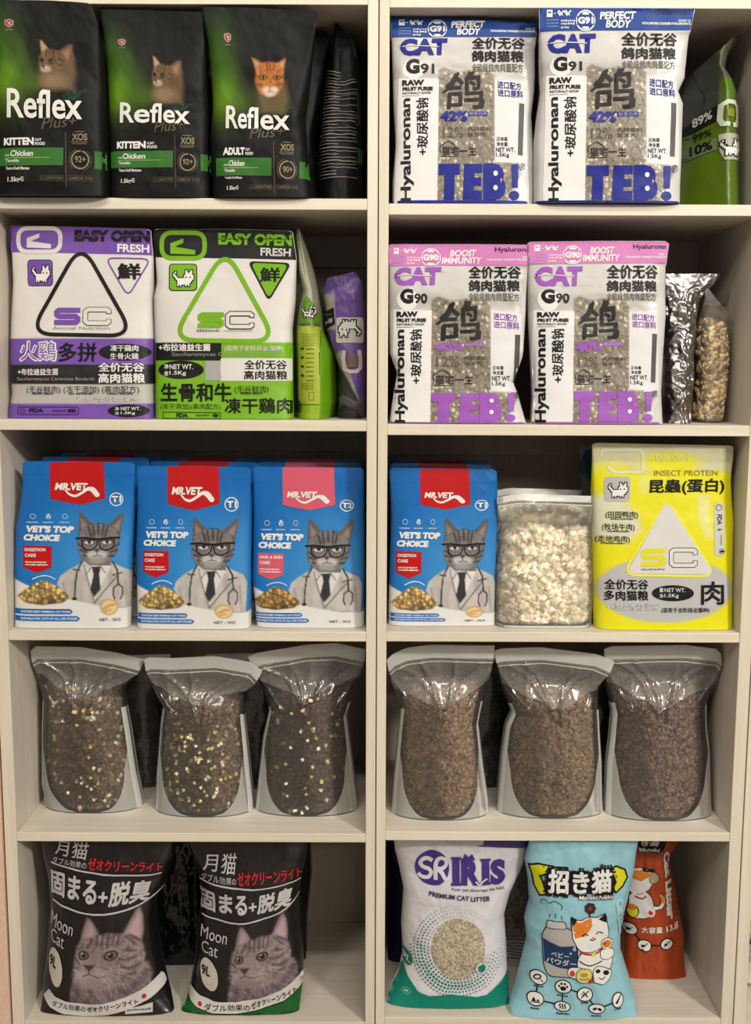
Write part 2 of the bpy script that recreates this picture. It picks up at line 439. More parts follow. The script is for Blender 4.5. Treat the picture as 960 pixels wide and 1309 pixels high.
        mu = max(8, nu//6); mv = max(8, nv//6)
        V2, Q2, _, _ = s.grid(mu, mv, 1)
        c2 = np.tile(np.array(back, float), (len(V2), 1))
        # bottom and top closing strips between front and back border curves
        n0 = len(V)
        uu = np.linspace(0, 1, mu+1); st = []; sf = []
        for vv in (0., 1.):
            b = n0+len(V2)+sum(map(len, st)); A = s.pos(uu, np.full(mu+1, vv), 0); B = s.pos(uu, np.full(mu+1, vv), 1)
            st += [A, B]; i = np.arange(mu)
            sf.append(np.stack([b+i, b+i+1, b+mu+1+i+1, b+mu+1+i], -1))
        VV = np.concatenate([V, V2]+st); QQ = np.concatenate([Q, Q2+n0]+sf)
        cc = np.concatenate([c, c2, np.tile(np.array(back, float), (sum(map(len, st)), 1))])
        return mesh_obj(name, VV, QQ, m, root, s.org, vcols=cc)
    def print(s, root, art, mp=None, m=None, mats={}, fac=1.0):
        for part, (co, lay, Fc, cols) in art.bake().items():
            x, y = (mp or Map()).fwd(co[:, 0], co[:, 1])
            V = s.onfront(x, y, s.doff+.00022*lay)
            mesh_obj(part, V, Fc, mats.get(part, m or M_INK), root, s.org, cols=cols*fac)
    def root(s, name, label, cat, group=None): return empty(name, s.org, label, cat, group)
def copy_tree(o, loc, label=None, group=None, skip=(), parent=None):
    c = o.copy(); COL.objects.link(c)
    if parent: c.parent = parent
    else:
        c.location = loc
        if label: c['label'] = label
        if group: c['group'] = group
    for ch in [x for x in list(COL.objects) if x.parent == o]:
        if ch.name.split('.')[0] in skip: continue
        copy_tree(ch, None, parent=c)
    return c
def shift(o, dx, dy, dz=0): return (o.location.x+dx, o.location.y+dy, o.location.z+dz)

# ------------------------------------------------------------------ painting helpers (smooth pictures printed on the bags)
def sstep(d, soft): return np.clip(.5-d/(2*soft), 0, 1)
def m_ell(x, y, cx, cy, rx, ry, soft=.1, rot=0):
    c, s = math.cos(rot), math.sin(rot); a = (x-cx)*c+(y-cy)*s; b = -(x-cx)*s+(y-cy)*c
    return sstep(np.hypot(a/rx, b/ry)-1, soft)
def m_seg(x, y, P):
    P = np.array(P, float); d = np.full(x.shape, 1e9)
    for a, b in zip(P[:-1], P[1:]):
        ab = b-a; t = np.clip(((x-a[0])*ab[0]+(y-a[1])*ab[1])/max(ab@ab, 1e-9), 0, 1)
        d = np.minimum(d, np.hypot(x-a[0]-t*ab[0], y-a[1]-t*ab[1]))
    return d
def m_line(x, y, P, w, soft=3, sm=False): return sstep(m_seg(x, y, catmull(P) if sm else P)-w/2, soft)
def m_poly(x, y, P, soft=3):
    P = np.array(P, float); ins = np.zeros(x.shape, bool); Q = np.roll(P, -1, 0)
    for a, b in zip(P, Q):
        if a[1] != b[1]: ins ^= ((a[1] > y) != (b[1] > y)) & (x < (b[0]-a[0])*(y-a[1])/(b[1]-a[1])+a[0])
    d = m_seg(x, y, np.vstack([P, P[:1]])); return sstep(np.where(ins, -d, d), soft)
class Pic:
    def __init__(s, x, y, base): s.x, s.y = x, y; s.c = np.ones((len(x), 3))*np.array(base, float)
    def on(s, m, col, a=1.):
        m = (m*a)[:, None]; s.c = s.c*(1-m)+np.array(col, float)*m; return s
    def ell(s, cx, cy, rx, ry, col, soft=.1, a=1., rot=0): return s.on(m_ell(s.x, s.y, cx, cy, rx, ry, soft, rot), col, a)
    def line(s, P, w, col, soft=3, a=1., sm=False): return s.on(m_line(s.x, s.y, P, w, soft, sm), col, a)
    def poly(s, P, col, soft=3, a=1.): return s.on(m_poly(s.x, s.y, P, soft), col, a)
    def mul(s, f): s.c = s.c*f[:, None]; return s

# ================================================================== row 3: blue pouches with the cat in a doctor's coat
BLUE = (16, 108, 186); WH = (236, 234, 228); RED = (190, 24, 24)
def vet_art(red, tn, care, bowlless=False):
    A = Art(20, 580, 5.694)
    A.part = 'banner'
    A.poly([(252, 60), (642, 60), (650, 328), (600, 338), (480, 370), (460, 370), (330, 345), (252, 325)], red, 0)
    A.part = 'logo'
    A.text('MR.VET', [(298, 212), (525, 214), (520, 268), (286, 264)], WH, 3, .045)
    A.line([(360, 262), (395, 296), (440, 306), (490, 280), (525, 256), (560, 262), (590, 296)], [8, 16, 18, 18, 24, 38, 36], WH, 2, smooth=True)
    A.ell(592, 297, 19, 19, WH, 2)
    A.part = 'roundel'
    A.ring(732, 332, 46, 46, 7, WH); A.text(tn, (700, 308, 768, 354), WH, 3, .045)
    A.part = 'lettering'
    for x0, x1 in ((95, 155), (215, 265), (335, 385)):
        A.ring((x0+x1)/2, 456, (x1-x0)/2*.7, 17, 4, (190, 215, 235), 2, 12); A.tiny(x0-18, 494, x1+8, 504, (210, 225, 240), 2, x0)
    A.line([(225, 470), (238, 440), (250, 470)], 8, WH, 3)
    A.text("VET'S TOP", [(75, 522), (428, 526), (420, 578), (66, 573)], WH, 3, .065)
    A.text('CHOICE', [(60, 586), (326, 590), (318, 638), (50, 634)], WH, 3, .065)
    A.line([(120, 915), (160, 897), (210, 888), (255, 896), (290, 914)], 8, (205, 222, 240), 2, smooth=True)
    A.part = 'care_badge'
    A.poly([(48, 668), (262, 672), (262, 828), (155, 868), (48, 826)], red, 1)
    A.text(care[0], (64, 688, 64+len(care[0])*17, 711), WH, 3, .03); A.text(care[1], (64, 728, 148, 753), WH, 3, .03)
    A.tiny(68, 784, 225, 796, WH, 3, 4); A.tiny(68, 802, 240, 815, WH, 3, 5)
    A.part = 'cat_glasses'
    K = (30, 30, 34)
    A.line([(438, 616), (500, 612), (600, 622), (700, 612), (758, 612)], 13, K, 3)
    for cx in (540, 663):
        A.line([(cx-58, 622), (cx-48, 680), (cx-18, 700), (cx+22, 694), (cx+50, 664), (cx+54, 622)], 8, K, 3, smooth=True)
    A.part = 'lettering'
    A.poly([(0, 1130), (400, 1130), (418, 1149), (400, 1168), (-15, 1168), (-15, 1130)], BLUE, 1)
    A.poly([(-15, 1181), (452, 1181), (470, 1200), (452, 1218), (-15, 1218)], BLUE, 1)
    A.text('CHICKEN BEEF FORMULA CAT FOOD', (34, 1141, 402, 1158), (225, 232, 240), 3, .03)
    A.text('SUITABLE FOR CATS OF ALL LIFE STAGES', (34, 1191, 452, 1208), (225, 232, 240), 3, .03)
    A.text('NET : 1KG', (610, 1197, 758, 1219), (70, 75, 85), 3, .01)
    return A
def vet_paint(dark=1., seal=True, bowl=(222, 186, 122)):
    def f(X, Y):
        x = (X-20)*5.694; y = (Y-580)*5.694
        p = Pic(x, y, BLUE)
        p.on(np.clip(1-y/700, 0, 1), (12, 92, 165), .35)
        p.ell(590, 820, 420, 420, (90, 165, 220), .5, .55)
        # white wave along the foot
        wy = np.interp(x, [-30, 0, 60, 150, 300, 400, 500, 610, 700, 830, 900], [915, 925, 950, 985, 1030, 1056, 1078, 1105, 1122, 1128, 1100])
        p.on(sstep(wy-y, 5), (230, 228, 222))
        # coat
        coat = [(300, 950), (325, 890), (390, 842), (470, 800), (500, 772), (690, 785), (740, 812), (815, 850), (838, 905), (830, 1128), (600, 1105), (480, 1076), (380, 1048)]
        p.poly(coat, (202, 196, 190), 4)
        p.on(m_poly(x, y, coat, 4)*np.clip(fbm(x/46, y/90, 3)*1.6-.62, 0, 1), (150, 143, 138), .7)
        p.line([(345, 940), (375, 1040)], 8, (140, 134, 130), 6, .7); p.line([(790, 930), (800, 1110)], 10, (130, 125, 122), 8, .6)
        p.poly([(500, 800), (545, 800), (640, 795), (700, 800), (640, 920), (575, 1060), (530, 900)], (226, 222, 218), 4)
        p.poly([(500, 800), (530, 850), (556, 822), (540, 800)], (205, 200, 198), 3)
        p.line([(500, 806), (525, 920), (573, 1085)], 7, (120, 115, 114), 3)
        p.line([(738, 890), (660, 980), (575, 1085)], 7, (75, 72, 74), 3)
        p.line([(556, 822), (520, 870)], 6, (90, 88, 90), 3); p.line([(622, 822), (652, 868)], 6, (90, 88, 90), 3)
        p.poly([(556, 822), (622, 818), (608, 876), (618, 985), (572, 1044), (545, 985), (568, 880)], (50, 50, 56), 3)
        # fur, ears, head
        fur = fbm(x/14, y/9, 5)*.5+fbm(x/5, y/16, 6)*.5
        for ear, inn in (([(455, 600), (462, 430), (480, 428), (556, 510), (560, 620)], [(474, 470), (535, 530), (520, 590), (478, 560)]),
                         ([(755, 600), (786, 440), (768, 430), (684, 510), (660, 600)], [(768, 470), (700, 530), (720, 580), (750, 555)])):
            p.poly(ear, (96, 90, 88), 5); p.poly(inn, (150, 128, 122), 9)
        head = [(452, 640), (470, 560), (540, 512), (600, 505), (670, 512), (735, 560), (752, 640), (738, 710), (690, 765), (690, 812), (540, 808), (480, 760), (455, 700)]
        mh = m_poly(x, y, head, 6)
        g = 70+fur*95
        p.on(mh, (0, 0, 0)); p.c = np.where(mh[:, None] > .5, np.stack([g*1.02, g*.98, g*.96], 1), p.c)
        for P in ([(560, 520), (572, 600)], [(600, 510), (602, 590)], [(640, 515), (628, 600)], [(530, 535), (548, 600)], [(668, 530), (650, 600)],
                  [(460, 660), (505, 690)], [(465, 700), (515, 715)], [(745, 660), (700, 690)], [(738, 700), (690, 716)], [(490, 740), (530, 745)], [(715, 740), (675, 748)]):
            p.line(P, 11, (42, 38, 38), 5, .85)
        p.poly([(575, 600), (625, 600), (615, 700), (575, 700)], (140, 132, 128), 12, .8)
        p.ell(560, 735, 42, 28, (205, 200, 196), .35, .9); p.ell(625, 735, 42, 28, (205, 200, 196), .35, .9)
        p.ell(592, 775, 60, 26, (170, 165, 162), .4, .8)
        for cx in (533, 662):
            p.ell(cx, 645, 42, 20, (60, 55, 55), .25); p.ell(cx, 645, 34, 15, (225, 222, 215), .2); p.ell(cx+3, 641, 13, 14, (20, 20, 22), .2)
            p.line([(cx-44, 632), (cx+44, 628)], 10, (35, 32, 34), 4)
        p.poly([(568, 694), (614, 694), (592, 718)], (70, 50, 52), 4)
        p.line([(592, 718), (592, 738), (560, 748)], 5, (60, 50, 50), 3, .9); p.line([(592, 738), (628, 748)], 5, (60, 50, 50), 3, .9)
        # stethoscope
        D = (38, 38, 44)
        p.line([(488, 778), (450, 850), (434, 950), (430, 1050)], 11, D, 3); p.ell(428, 1056, 20, 11, D, .2)
        p.line([(704, 788), (738, 850), (744, 950)], 11, D, 3)
        p.line([(744, 950), (712, 978), (708, 1030), (720, 1060)], 9, D, 3); p.line([(744, 950), (772, 975), (772, 1030), (758, 1060)], 9, D, 3)
        p.line([(420, 842), (470, 848)], 8, D, 3); p.line([(708, 884), (768, 868)], 9, D, 3)
        # heap of dry food
        md = m_poly(x, y, [(0, 1040), (60, 990), (130, 950), (175, 925), (225, 922), (270, 948), (330, 985), (385, 1030), (398, 1052), (340, 1085), (200, 1102), (70, 1088)], 4)
        b, s2, i = cells(x/27, y/24, 3)
        col = np.array(bowl)[None]*(.62+.5*i[:, None])*(1.2-b[:, None]*.8)
        col = np.where((i > .66)[:, None], col*np.array([1.12, 1.1, .95]), col)*(1-.45*np.clip((y-1040)/60, 0, 1))[:, None]
        p.c = p.c*(1-md[:, None])+col*md[:, None]
        if seal:
            p.ell(678, 1117, 64, 60, (196, 165, 95), .06); p.ell(678, 1117, 54, 50, (228, 205, 150), .1)
            p.line([(640, 1130), (680, 1105), (715, 1100)], 14, (205, 120, 60), 5, .8); p.line([(645, 1150), (690, 1135)], 9, (190, 70, 50), 5, .6)
        p.line([(-20, 150), (900, 156)], 4, (10, 80, 150), 3, .5)
        return p.c*dark
    return f
LAB3 = 'cat food pouches with a doctor cat'
ART_T1 = vet_art(RED, 'T1', ('DIGESTION', 'CARE')); ART_T2 = vet_art((214, 92, 112), 'T2', ('HAIR & SKIN', 'CARE'))
def vet_bag(L, R, T, zb, bot_py, art, mp, label, seed, **kw):
    y0 = depth_on(bot_py, zb, L[-1][0])
    b = Bag(L, R, T, zb, y0, h=.03, p=4.5, wr=.0016, seed=seed)
    r = b.root('cat_food_pouch', label, 'cat food', LAB3)
    b.body(r, M_SATIN, vet_paint(seal=kw.get('seal', True), bowl=kw.get('bowl', (222, 186, 122))), mp, back=BLUE)
    b.print(r, art, mp)
    return b, r
Z = ZL[3]
v1, r1 = vet_bag([(29, 590), (28, 618), (25, 645), (19, 675), (16, 730), (15, 803)], [(172, 592), (172, 640), (169, 700), (167, 745), (165, 798)],
    [(29, 592), (33, 589.5), (100, 590), (168, 591), (172, 594)], Z, 803.5, ART_T1, None, 'blue pouch with red banner and spectacled cat, leftmost on its shelf', 1)
m2 = Map([(29, 175), (172, 320)], [(590, 596), (804, 805)])
v2, r2 = vet_bag([(175, 596), (175, 640), (173, 700), (174, 740), (175, 804)], [(320, 597), (321, 650), (320, 720), (320, 803)],
    [(175, 598), (179, 595.5), (250, 596), (316, 597), (320, 600)], Z, 804.5, ART_T1, Map([(32, 185.5), (100, 246), (155, 302.5)], [(590, 595), (617, 622), (645, 652), (672, 679), (725, 731), (769, 776), (804, 806)]),
    'blue pouch with red banner and spectacled cat, between the leftmost one and the pink-bannered one', 2)
v3, r3 = vet_bag([(323, 598), (323, 660), (322, 740), (328, 803)], [(465, 598), (466, 650), (467, 720), (466, 803)],
    [(323, 600), (327, 596.5), (395, 597), (461, 598), (465, 601)], Z, 803, ART_T2, Map([(32, 332.5), (64, 361), (100, 393), (155, 450)], [(590, 597), (617, 628), (645, 652), (672, 682), (725, 734), (769, 776), (804, 804)]),
    'blue pouch with pink banner and a T2 roundel beside the central seam', 3, seal=False, bowl=(198, 156, 98))
Z = ZR[3]
v4, r4 = vet_bag([(498, 599), (500, 660), (498, 720), (496, 798)], [(635, 600), (637, 660), (635, 740), (634, 797)],
    [(498, 601), (502, 598), (560, 599), (631, 600), (635, 603)], Z, 800.5, ART_T1, Map([(32, 509.5), (64, 537), (100, 567.5), (155, 622)], [(590, 599), (617, 629), (645, 651), (672, 680), (725, 732), (769, 778), (804, 801)]),
    'blue pouch with red banner and spectacled cat, right of the central seam', 4)
_hid = ('lettering', 'cat_glasses', 'roundel', 'care_badge', 'logo')
for r, nm, dx in ((r1, 'the leftmost blue pouch with red banner', .009), (r2, 'the second blue pouch with red banner', .004), (r3, 'the blue pouch with pink banner', .0), (r4, 'the blue pouch right of the central seam', .002)):
    for j, wd in ((1, 'directly behind'), (2, 'rearmost, two places behind')):
        if r is r3: dx = -.004
        if r is r2: dx = .005
        copy_tree(r, shift(r, min(dx, .02)*j*.7, .078*j, .001), 'dark blue pouch top %s %s' % (wd, nm) if j == 1 else 'dark blue pouch top, %s %s' % (wd, nm), None, _hid)

# ---- pouch of diced chicken, clear
def pieces(name, root, org, P, size, kind, cols, seed=0, squash=(1, 1, 1), label=None):
    """many small solid pieces as one mesh: kind 'cube' or 'kibble'"""
    r = np.random.RandomState(seed); n = len(P)
    if kind == 'cube':
        v = np.array([[x, y, z] for x in (-1, 1) for y in (-1, 1) for z in (-1, 1)], float)*.5
        f = np.array([[0, 1, 3], [0, 3, 2], [4, 6, 7], [4, 7, 5], [0, 4, 5], [0, 5, 1], [2, 3, 7], [2, 7, 6], [0, 2, 6], [0, 6, 4], [1, 5, 7], [1, 7, 3]])
    else:
        k = 6; a = np.arange(k)*2*np.pi/k
        v = np.concatenate([[[0, 0, .3]], np.c_[np.cos(a)*.33, np.sin(a)*.33, np.full(k, .25)], np.c_[np.cos(a+.5)*.5, np.sin(a+.5)*.5, np.zeros(k)], np.c_[np.cos(a)*.33, np.sin(a)*.33, np.full(k, -.25)]])
        f = []
        for i in range(k):
            j = (i+1) % k
            f += [[0, 1+i, 1+j], [1+i, 7+i, 1+j], [1+j, 7+i, 7+j], [7+i, 13+i, 7+j], [7+j, 13+i, 13+j]]
        f = np.array(f)
    q = r.normal(size=(n, 4)); q /= np.linalg.norm(q, axis=1)[:, None]; w_, x, y, z = q.T
    R = np.stack([1-2*(y*y+z*z), 2*(x*y-z*w_), 2*(x*z+y*w_), 2*(x*y+z*w_), 1-2*(x*x+z*z), 2*(y*z-x*w_), 2*(x*z-y*w_), 2*(y*z+x*w_), 1-2*(x*x+y*y)], -1).reshape(n, 3, 3)
    if kind == 'kibble':      # lentil-shaped pieces lie mostly flat against the film
        nz = np.array([0, -1., 0])+r.normal(size=(n, 3))*.33; nz /= np.linalg.norm(nz, axis=1)[:, None]
        tx = np.cross(nz, r.normal(size=(n, 3))); tx /= np.linalg.norm(tx, axis=1)[:, None]; R = np.stack([tx, np.cross(nz, tx), nz], -1)
    s = size*(.8+.45*r.rand(n, 1, 3) if kind != 'cube' else .86+.2*r.rand(n, 1, 3))*np.array(squash)
    V = np.einsum('nij,nkj->nki', R, v[None]*s)+P[:, None]
    Fc = (f[None]+(np.arange(n)*len(v))[:, None, None]).reshape(-1, 3)
    cc = np.array(cols, float)[r.randint(0, len(cols), n)]*(.8+.35*r.rand(n, 1))
    return mesh_obj(name, V.reshape(-1, 3), Fc.astype(np.int32), M_KIB, root, org, vcols=np.repeat(np.clip(cc, 0, 255), len(v), 0), smooth=(kind != 'cube'), kind='stuff', label=label)
def fill(b, root, n, size, kind, cols, mass, core, name, seed, depth=.003, off=.006, squash=(1, 1, 1), sel=None, label=None):
    """food inside a clear bag: a solid heap core plus a skin of pieces; mass(v) -> (u0, u1) or None"""
    r = np.random.RandomState(seed); u = r.rand(n*3); v = r.rand(n*3)
    a, bb, ok = mass(v); un = a+(bb-a)*u
    keep = ok & (r.rand(n*3) < (bb-a)/np.max(bb-a)) & ((sel(un, v)) if sel else True)
    un, v = un[keep][:n], v[keep][:n]
    P = b.pos(un, v, 0); P2 = b.pos(un, v, 1)
    e = np.abs(un-(mass(v)[0]+mass(v)[1])/2)/np.maximum((mass(v)[1]-mass(v)[0])/2, 1e-3)
    P[:, 1] += off + r.rand(len(v))*depth + .022*np.clip(e, 0, 1)**5
    P[:, 1] = np.minimum(P[:, 1], (P[:, 1]*.3+P2[:, 1]*.7))
    P[:, 2] = np.maximum(P[:, 2], b.zb+size*.95)
    pieces(name, root, b.org, P, size, kind, cols, seed, squash, label)
    if core is not None:
        vv = np.linspace(0, 1, 60); a, bb, ok = mass(vv); vv = np.linspace(vv[ok].min(), vv[ok].max(), 50); a, bb, ok = mass(vv)
        t = np.linspace(0, 1, 33); U = a[:, None]+(bb-a)[:, None]*t[None]; VV = np.repeat(vv[:, None], 33, 1)
        A = b.pos(U.ravel(), VV.ravel(), 0); B = b.pos(U.ravel(), VV.ravel(), 1)
        ee = np.tile(np.abs(2*t-1), 50); A[:, 1] += off+depth+.024*ee**5; B[:, 1] -= .004
        A[:, 1] = np.minimum(A[:, 1], (A[:, 1]+B[:, 1])/2); B[:, 1] = np.maximum(B[:, 1], A[:, 1]+.001)
        i = np.arange(49)[:, None]*33+np.arange(32)[None]; Q = np.stack([i, i+33, i+34, i+1], -1).reshape(-1, 4); n0 = 50*33
        br = np.concatenate([np.arange(33), np.arange(1, 50)*33+32, (49*33+np.arange(32))[::-1], (np.arange(1, 49)*33)[::-1]]); bn = np.roll(br, -1)
        side = np.stack([br, bn, bn+n0, br+n0], -1)
        VA = np.concatenate([A, B]); n3 = fbm(VA[:, 0]*160, VA[:, 2]*160, 3, 2)
        cc = np.array(core, float)[None]*(.7+.5*n3[:, None])  # core coloured darker than the pieces, as shade in their gaps
        mesh_obj(name.replace('pieces', '')+'_heap' if not name.endswith('_heap') else name, VA, np.concatenate([Q, Q[:, ::-1]+n0, side]), M_KIB, root, b.org, vcols=cc)
def film(b, root, m, name='clear_film', nu=150, nv=190):
    A, Q, u, v = b.grid(nu, nv, 0); B, Q2, _, _ = b.grid(nu//2, nv//2, 1)
    n0 = len(A); n1 = n0+len(B)
    uu = np.linspace(0, 1, 31); C0 = b.pos(uu, np.ones(31), 0); C1 = b.pos(uu, np.ones(31), 1); i = np.arange(30)
    return mesh_obj(name, np.concatenate([A, B, C0, C1]), np.concatenate([Q, Q2+n0, np.stack([n1+i, n1+i+1, n1+31+i+1, n1+31+i], -1)]), m, root, b.org)
def strip(b, root, m, u0, u1, v0, v1, name, off=.0007, nu=12, nv=60):
    V, Q, _, _ = b.grid(nu, nv, 0, u0, u1, v0, v1, off)
    mesh_obj(name, V, Q, m, root, b.org)
def ridge(b, root, m, P, name, rad=.0012):
    """a raised line across the film (zip closure, crease): tube through (u, v) points"""
    P = np.array(P, float); n = 40; t = np.linspace(0, 1, len(P)); tt = np.linspace(0, 1, n)
    c = b.pos(np.interp(tt, t, P[:, 0]), np.interp(tt, t, P[:, 1]), 0)
    a = np.arange(6)*np.pi/3; V = []
    for k in range(n):
        d = c[min(k+1, n-1)]-c[max(k-1, 0)]; d /= np.linalg.norm(d); s = np.cross(d, [0, -1., 0]); s /= max(np.linalg.norm(s), 1e-6); q = np.cross(d, s)
        V += [c[k]+rad*(s*math.cos(x)+q*math.sin(x)) for x in a]
    i = np.arange(n-1)[:, None]*6+np.arange(6)[None]; j = np.arange(n-1)[:, None]*6+(np.arange(6)[None]+1) % 6
    mesh_obj(name, V, np.stack([i, j, j+6, i+6], -1).reshape(-1, 4), m, root, b.org)
CUBES = [(244, 228, 196), (240, 220, 186), (234, 212, 176), (246, 234, 206)]
zb = ZR[3]
b = Bag([(635, 634), (636, 650), (640, 672), (638, 700), (634, 725), (634, 800)], [(758, 636), (757, 680), (759, 730), (757, 799)], [(635, 636), (660, 631), (758, 634)],
        zb, depth_on(803, zb, 700), h=.03, p=4.5, wr=.003, ws=(4, 6), seed=5)
r = b.root('chicken_cube_pouch', 'clear zip pouch full of pale diced chicken beside the yellow pouch', 'pet treats')
def cube_mass(v): return np.where(v > .9, .03, .02)+0*v, np.full(v.shape, .98), (v > .23) & (v < .985)
fill(b, r, 1000, .0108, 'cube', CUBES, lambda v: (np.full(v.shape, .02)+.10*np.clip((.34-v)/.1, 0, 1), np.full(v.shape, .98), (v > .25) & (v < .985)), (225, 205, 160), 'chicken_pieces', 5, depth=.005, off=.005)
fl = film(b, r, M_CLEARD)
strip(b, fl, M_FROST, 0, 1, 0, .05, 'top_seal'); ridge(b, fl, M_FROST, [(0.01, .075), (.5, .07), (.99, .075)], 'zip_closure', .0011)
strip(b, fl, M_FROST, 0, 1, .985, 1, 'bottom_seal', .0008)
rc = copy_tree(r, shift(r, -.001, .085, 0), 'clear pouch of pale diced chicken, only its top showing behind the front one', skip=())

# ---- shared emblem drawing for the SC pouches
CATPX = ["0000000000100010", "1000000001010101", "1100000001011101", "0110000010000001", "0011000010100101", "0001100010000001", "0000111111000011", "0000010000000010", "0000010000000010", "0000010101010110"]
FILLPX = ["0000000000100010", "1000000001110111", "1100000001111111", "0110000011111111", "0011000011011011", "0001111111111111", "0000111111111111", "0000011111111110", "0000011111111110", "0000010101010110"]
FILLPX = ["..........W...W.", "..W.......WW.WW.", ".W........WWWWW.", ".WW......WWWWWWW", "..WW.....W.WW.WW", "...WWWWWWWWWWWWW", "....WWWWWWWWWWW.", "....WWWWWWWWWW..", "....WWWWWWWWW...", "....W.W...W.W..."]
FILLPX = [r_.replace('W', '1').replace('.', '0') for r_ in FILLPX]
def pixcat(A, x0, y0, x1, y1, col, l, rows=FILLPX, flip=False, dark=None, grow=0.):
    """the small blocky emblem, drawn as square cells on the pouch print"""
    n = len(rows); m = len(rows[0]); dx = (x1-x0)/m; dy = (y1-y0)/n
    if dark is not None: pixcat(A, x0, y0, x1, y1, dark, l-1, rows, flip, None, .8)
    for j, row in enumerate(rows):
        i = 0
        while i < m:
            if row[i] == '1':
                k = i
                while k < m and row[k] == '1': k += 1
                yy = y1-(j+1)*dy if flip else y0+j*dy; xa, xb = (x1-k*dx, x1-i*dx) if flip else (x0+i*dx, x0+k*dx)
                e = dx*grow
                A.rect(xa-e, yy-e, xb+e, yy+dy+e, col, l); i = k
            else: i += 1
def letterS(A, x0, y0, x1, y1, w, col, l):
    w = w*1.12; m = (y0+y1)/2; h = w/2
    A.line(rpoly([(x1-h*.2, y0+h), (x0+h, y0+h), (x0+h, m), (x1-h, m), (x1-h, y1-h), (x0+h*.2, y1-h)], (y1-y0)*.22)[6:-6] if 0 else
           [(x1-h*.1, y0+h), (x0+h*2, y0+h), (x0+h*1.1, y0+h*1.7), (x0+h*1.1, m-h*.7), (x0+h*2, m), (x1-h*2, m), (x1-h*1.1, m+h*.7), (x1-h*1.1, y1-h*1.7), (x1-h*2, y1-h), (x0+h*.1, y1-h)], w, col, l)
def letterC(A, x0, y0, x1, y1, w, col, fillc, l):
    h = w/2; m = (y0+y1)/2
    P = [(x1-h, y0+(y1-y0)*.36), (x1-h, y0+h*1.6), (x1-h*1.8, y0+h), (x0+h*2.2, y0+h), (x0+h, y0+h*2), (x0+h, y1-h*2), (x0+h*2.2, y1-h), (x1-h*1.8, y1-h), (x1-h, y1-h*1.6), (x1-h, y1-(y1-y0)*.36)]
    A.line(P, w+5, col, l); P[0] = (P[0][0], P[0][1]-3); P[-1] = (P[-1][0], P[-1][1]+3); A.line(P, w-3, fillc, l+1)
YEL = (232, 226, 20); GREY = (196, 196, 192); BK = (24, 24, 24)
A = Art(740, 560, 4.571)
A.part = 'emblem'
A.rect(150, 225, 300, 372, (185, 185, 182), 1, 28); pixcat(A, 168, 261, 284, 346, WH, 3, FILLPX, dark=BK)
A.line(rpoly([(515, 352), (255, 800), (800, 808)], 90, 8), 14, (240, 236, 60), 1, closed=True)
A.poly(rpoly([(515, 362), (275, 792), (790, 798)], 60, 6), (218, 217, 214), 2)
letterS(A, 360, 645, 508, 752, 26, (226, 220, 30), 4); letterC(A, 527, 642, 690, 755, 24, BK, (222, 221, 218), 4)
A.tiny(365, 760, 500, 774, (110, 110, 108), 4, 3)
A.part = 'lettering'
A.text('INSECT PROTEIN', (440, 188, 812, 220), (150, 140, 20), 3, .0)
A.text('昆蟲(蛋白)', [(412, 242), (855, 235), (852, 328), (408, 334)], BK, 3, .03)
for i, (t, x0, y0, x1) in enumerate((('(田园鸭肉)', 158, 428, 345), ('(牧场牛肉)', 140, 500, 325), ('(走地鸡肉)', 105, 570, 297))):
    A.text(t, (x0, y0, x1, y0+46), (70, 68, 20), 3, .008); A.tiny(x0+30, y0+40, x1-28, y0+50, (60, 58, 20), 4, i)
A.text('全价无谷', (152, 825, 405, 885), BK, 3, .025); A.text('多肉猫粮', (150, 890, 405, 950), BK, 3, .025)
A.ell(548, 906, 123, 47, BK, 2); A.text('NET WT.', (500, 877, 620, 900), (225, 225, 220), 3, .01); A.text('1.5Kg', (500, 910, 582, 936), (225, 225, 220), 3, .01); A.text('量', (470, 875, 494, 900), (225, 225, 220), 3, .02); A.text('净', (470, 910, 494, 936), (225, 225, 220), 3, .02)
A.text('肉', (712, 838, 850, 975), BK, 3, .02)
A.text('+布拉迪益生菌', (165, 965, 470, 1008), (228, 228, 226), 3, .012); A.text('(适用于全阶段全猫种)', (480, 990, 762, 1024), BK, 3, .012)
A.rect(792, 382, 852, 692, (205, 205, 200), 1, 20)
A.ring(820, 408, 17, 17, 3, BK, 3, 14); A.text('FDA', [(838, 448), (838, 508), (808, 508), (808, 448)], BK, 3, .03); A.tiny(808, 530, 836, 542, BK, 3, 8); A.line([(832, 565), (832, 625)], 8, (150, 150, 150), 3); A.ring(836, 664, 15, 15, 3, BK, 3, 14); A.rect(826, 658, 848, 670, BK, 3)
A.text('EASY OPEN', (450, 95, 640, 132), (238, 236, 130), 2, .03)
A.line(rpoly([(120, 70), (375, 70), (375, 200), (330, 200), (190, 200)], 40, 5), 18, (222, 220, 190), 1)
def yel_paint(X, Y):
    x = (X-740)*4.571; y = (Y-560)*4.571
    p = Pic(x, y, YEL)
    p.on(sstep(y-165-60*vn(x/90, y/90, 2), 14), (205, 204, 190), .85)
    p.ell(530, 145, 170, 60, YEL, .3, .9); p.ell(170, 200, 150, 60, YEL, .4, .6)
    p.poly([(60, 330), (230, 330), (350, 440), (370, 540), (280, 620), (60, 600)], (216, 216, 204), 26, .9)
    p.ell(505, 885, 400, 195, (190, 190, 188), .04)
    p.poly([(695, 330), (775, 330), (760, 450), (790, 585), (740, 590), (700, 480)], (228, 228, 170), 8, .8); p.ell(385, 270, 40, 60, (228, 228, 170), .3, .6)
    p.on(sstep(1080-y, 4), YEL)
    return p.c
y0 = depth_on(806, zb, 850)
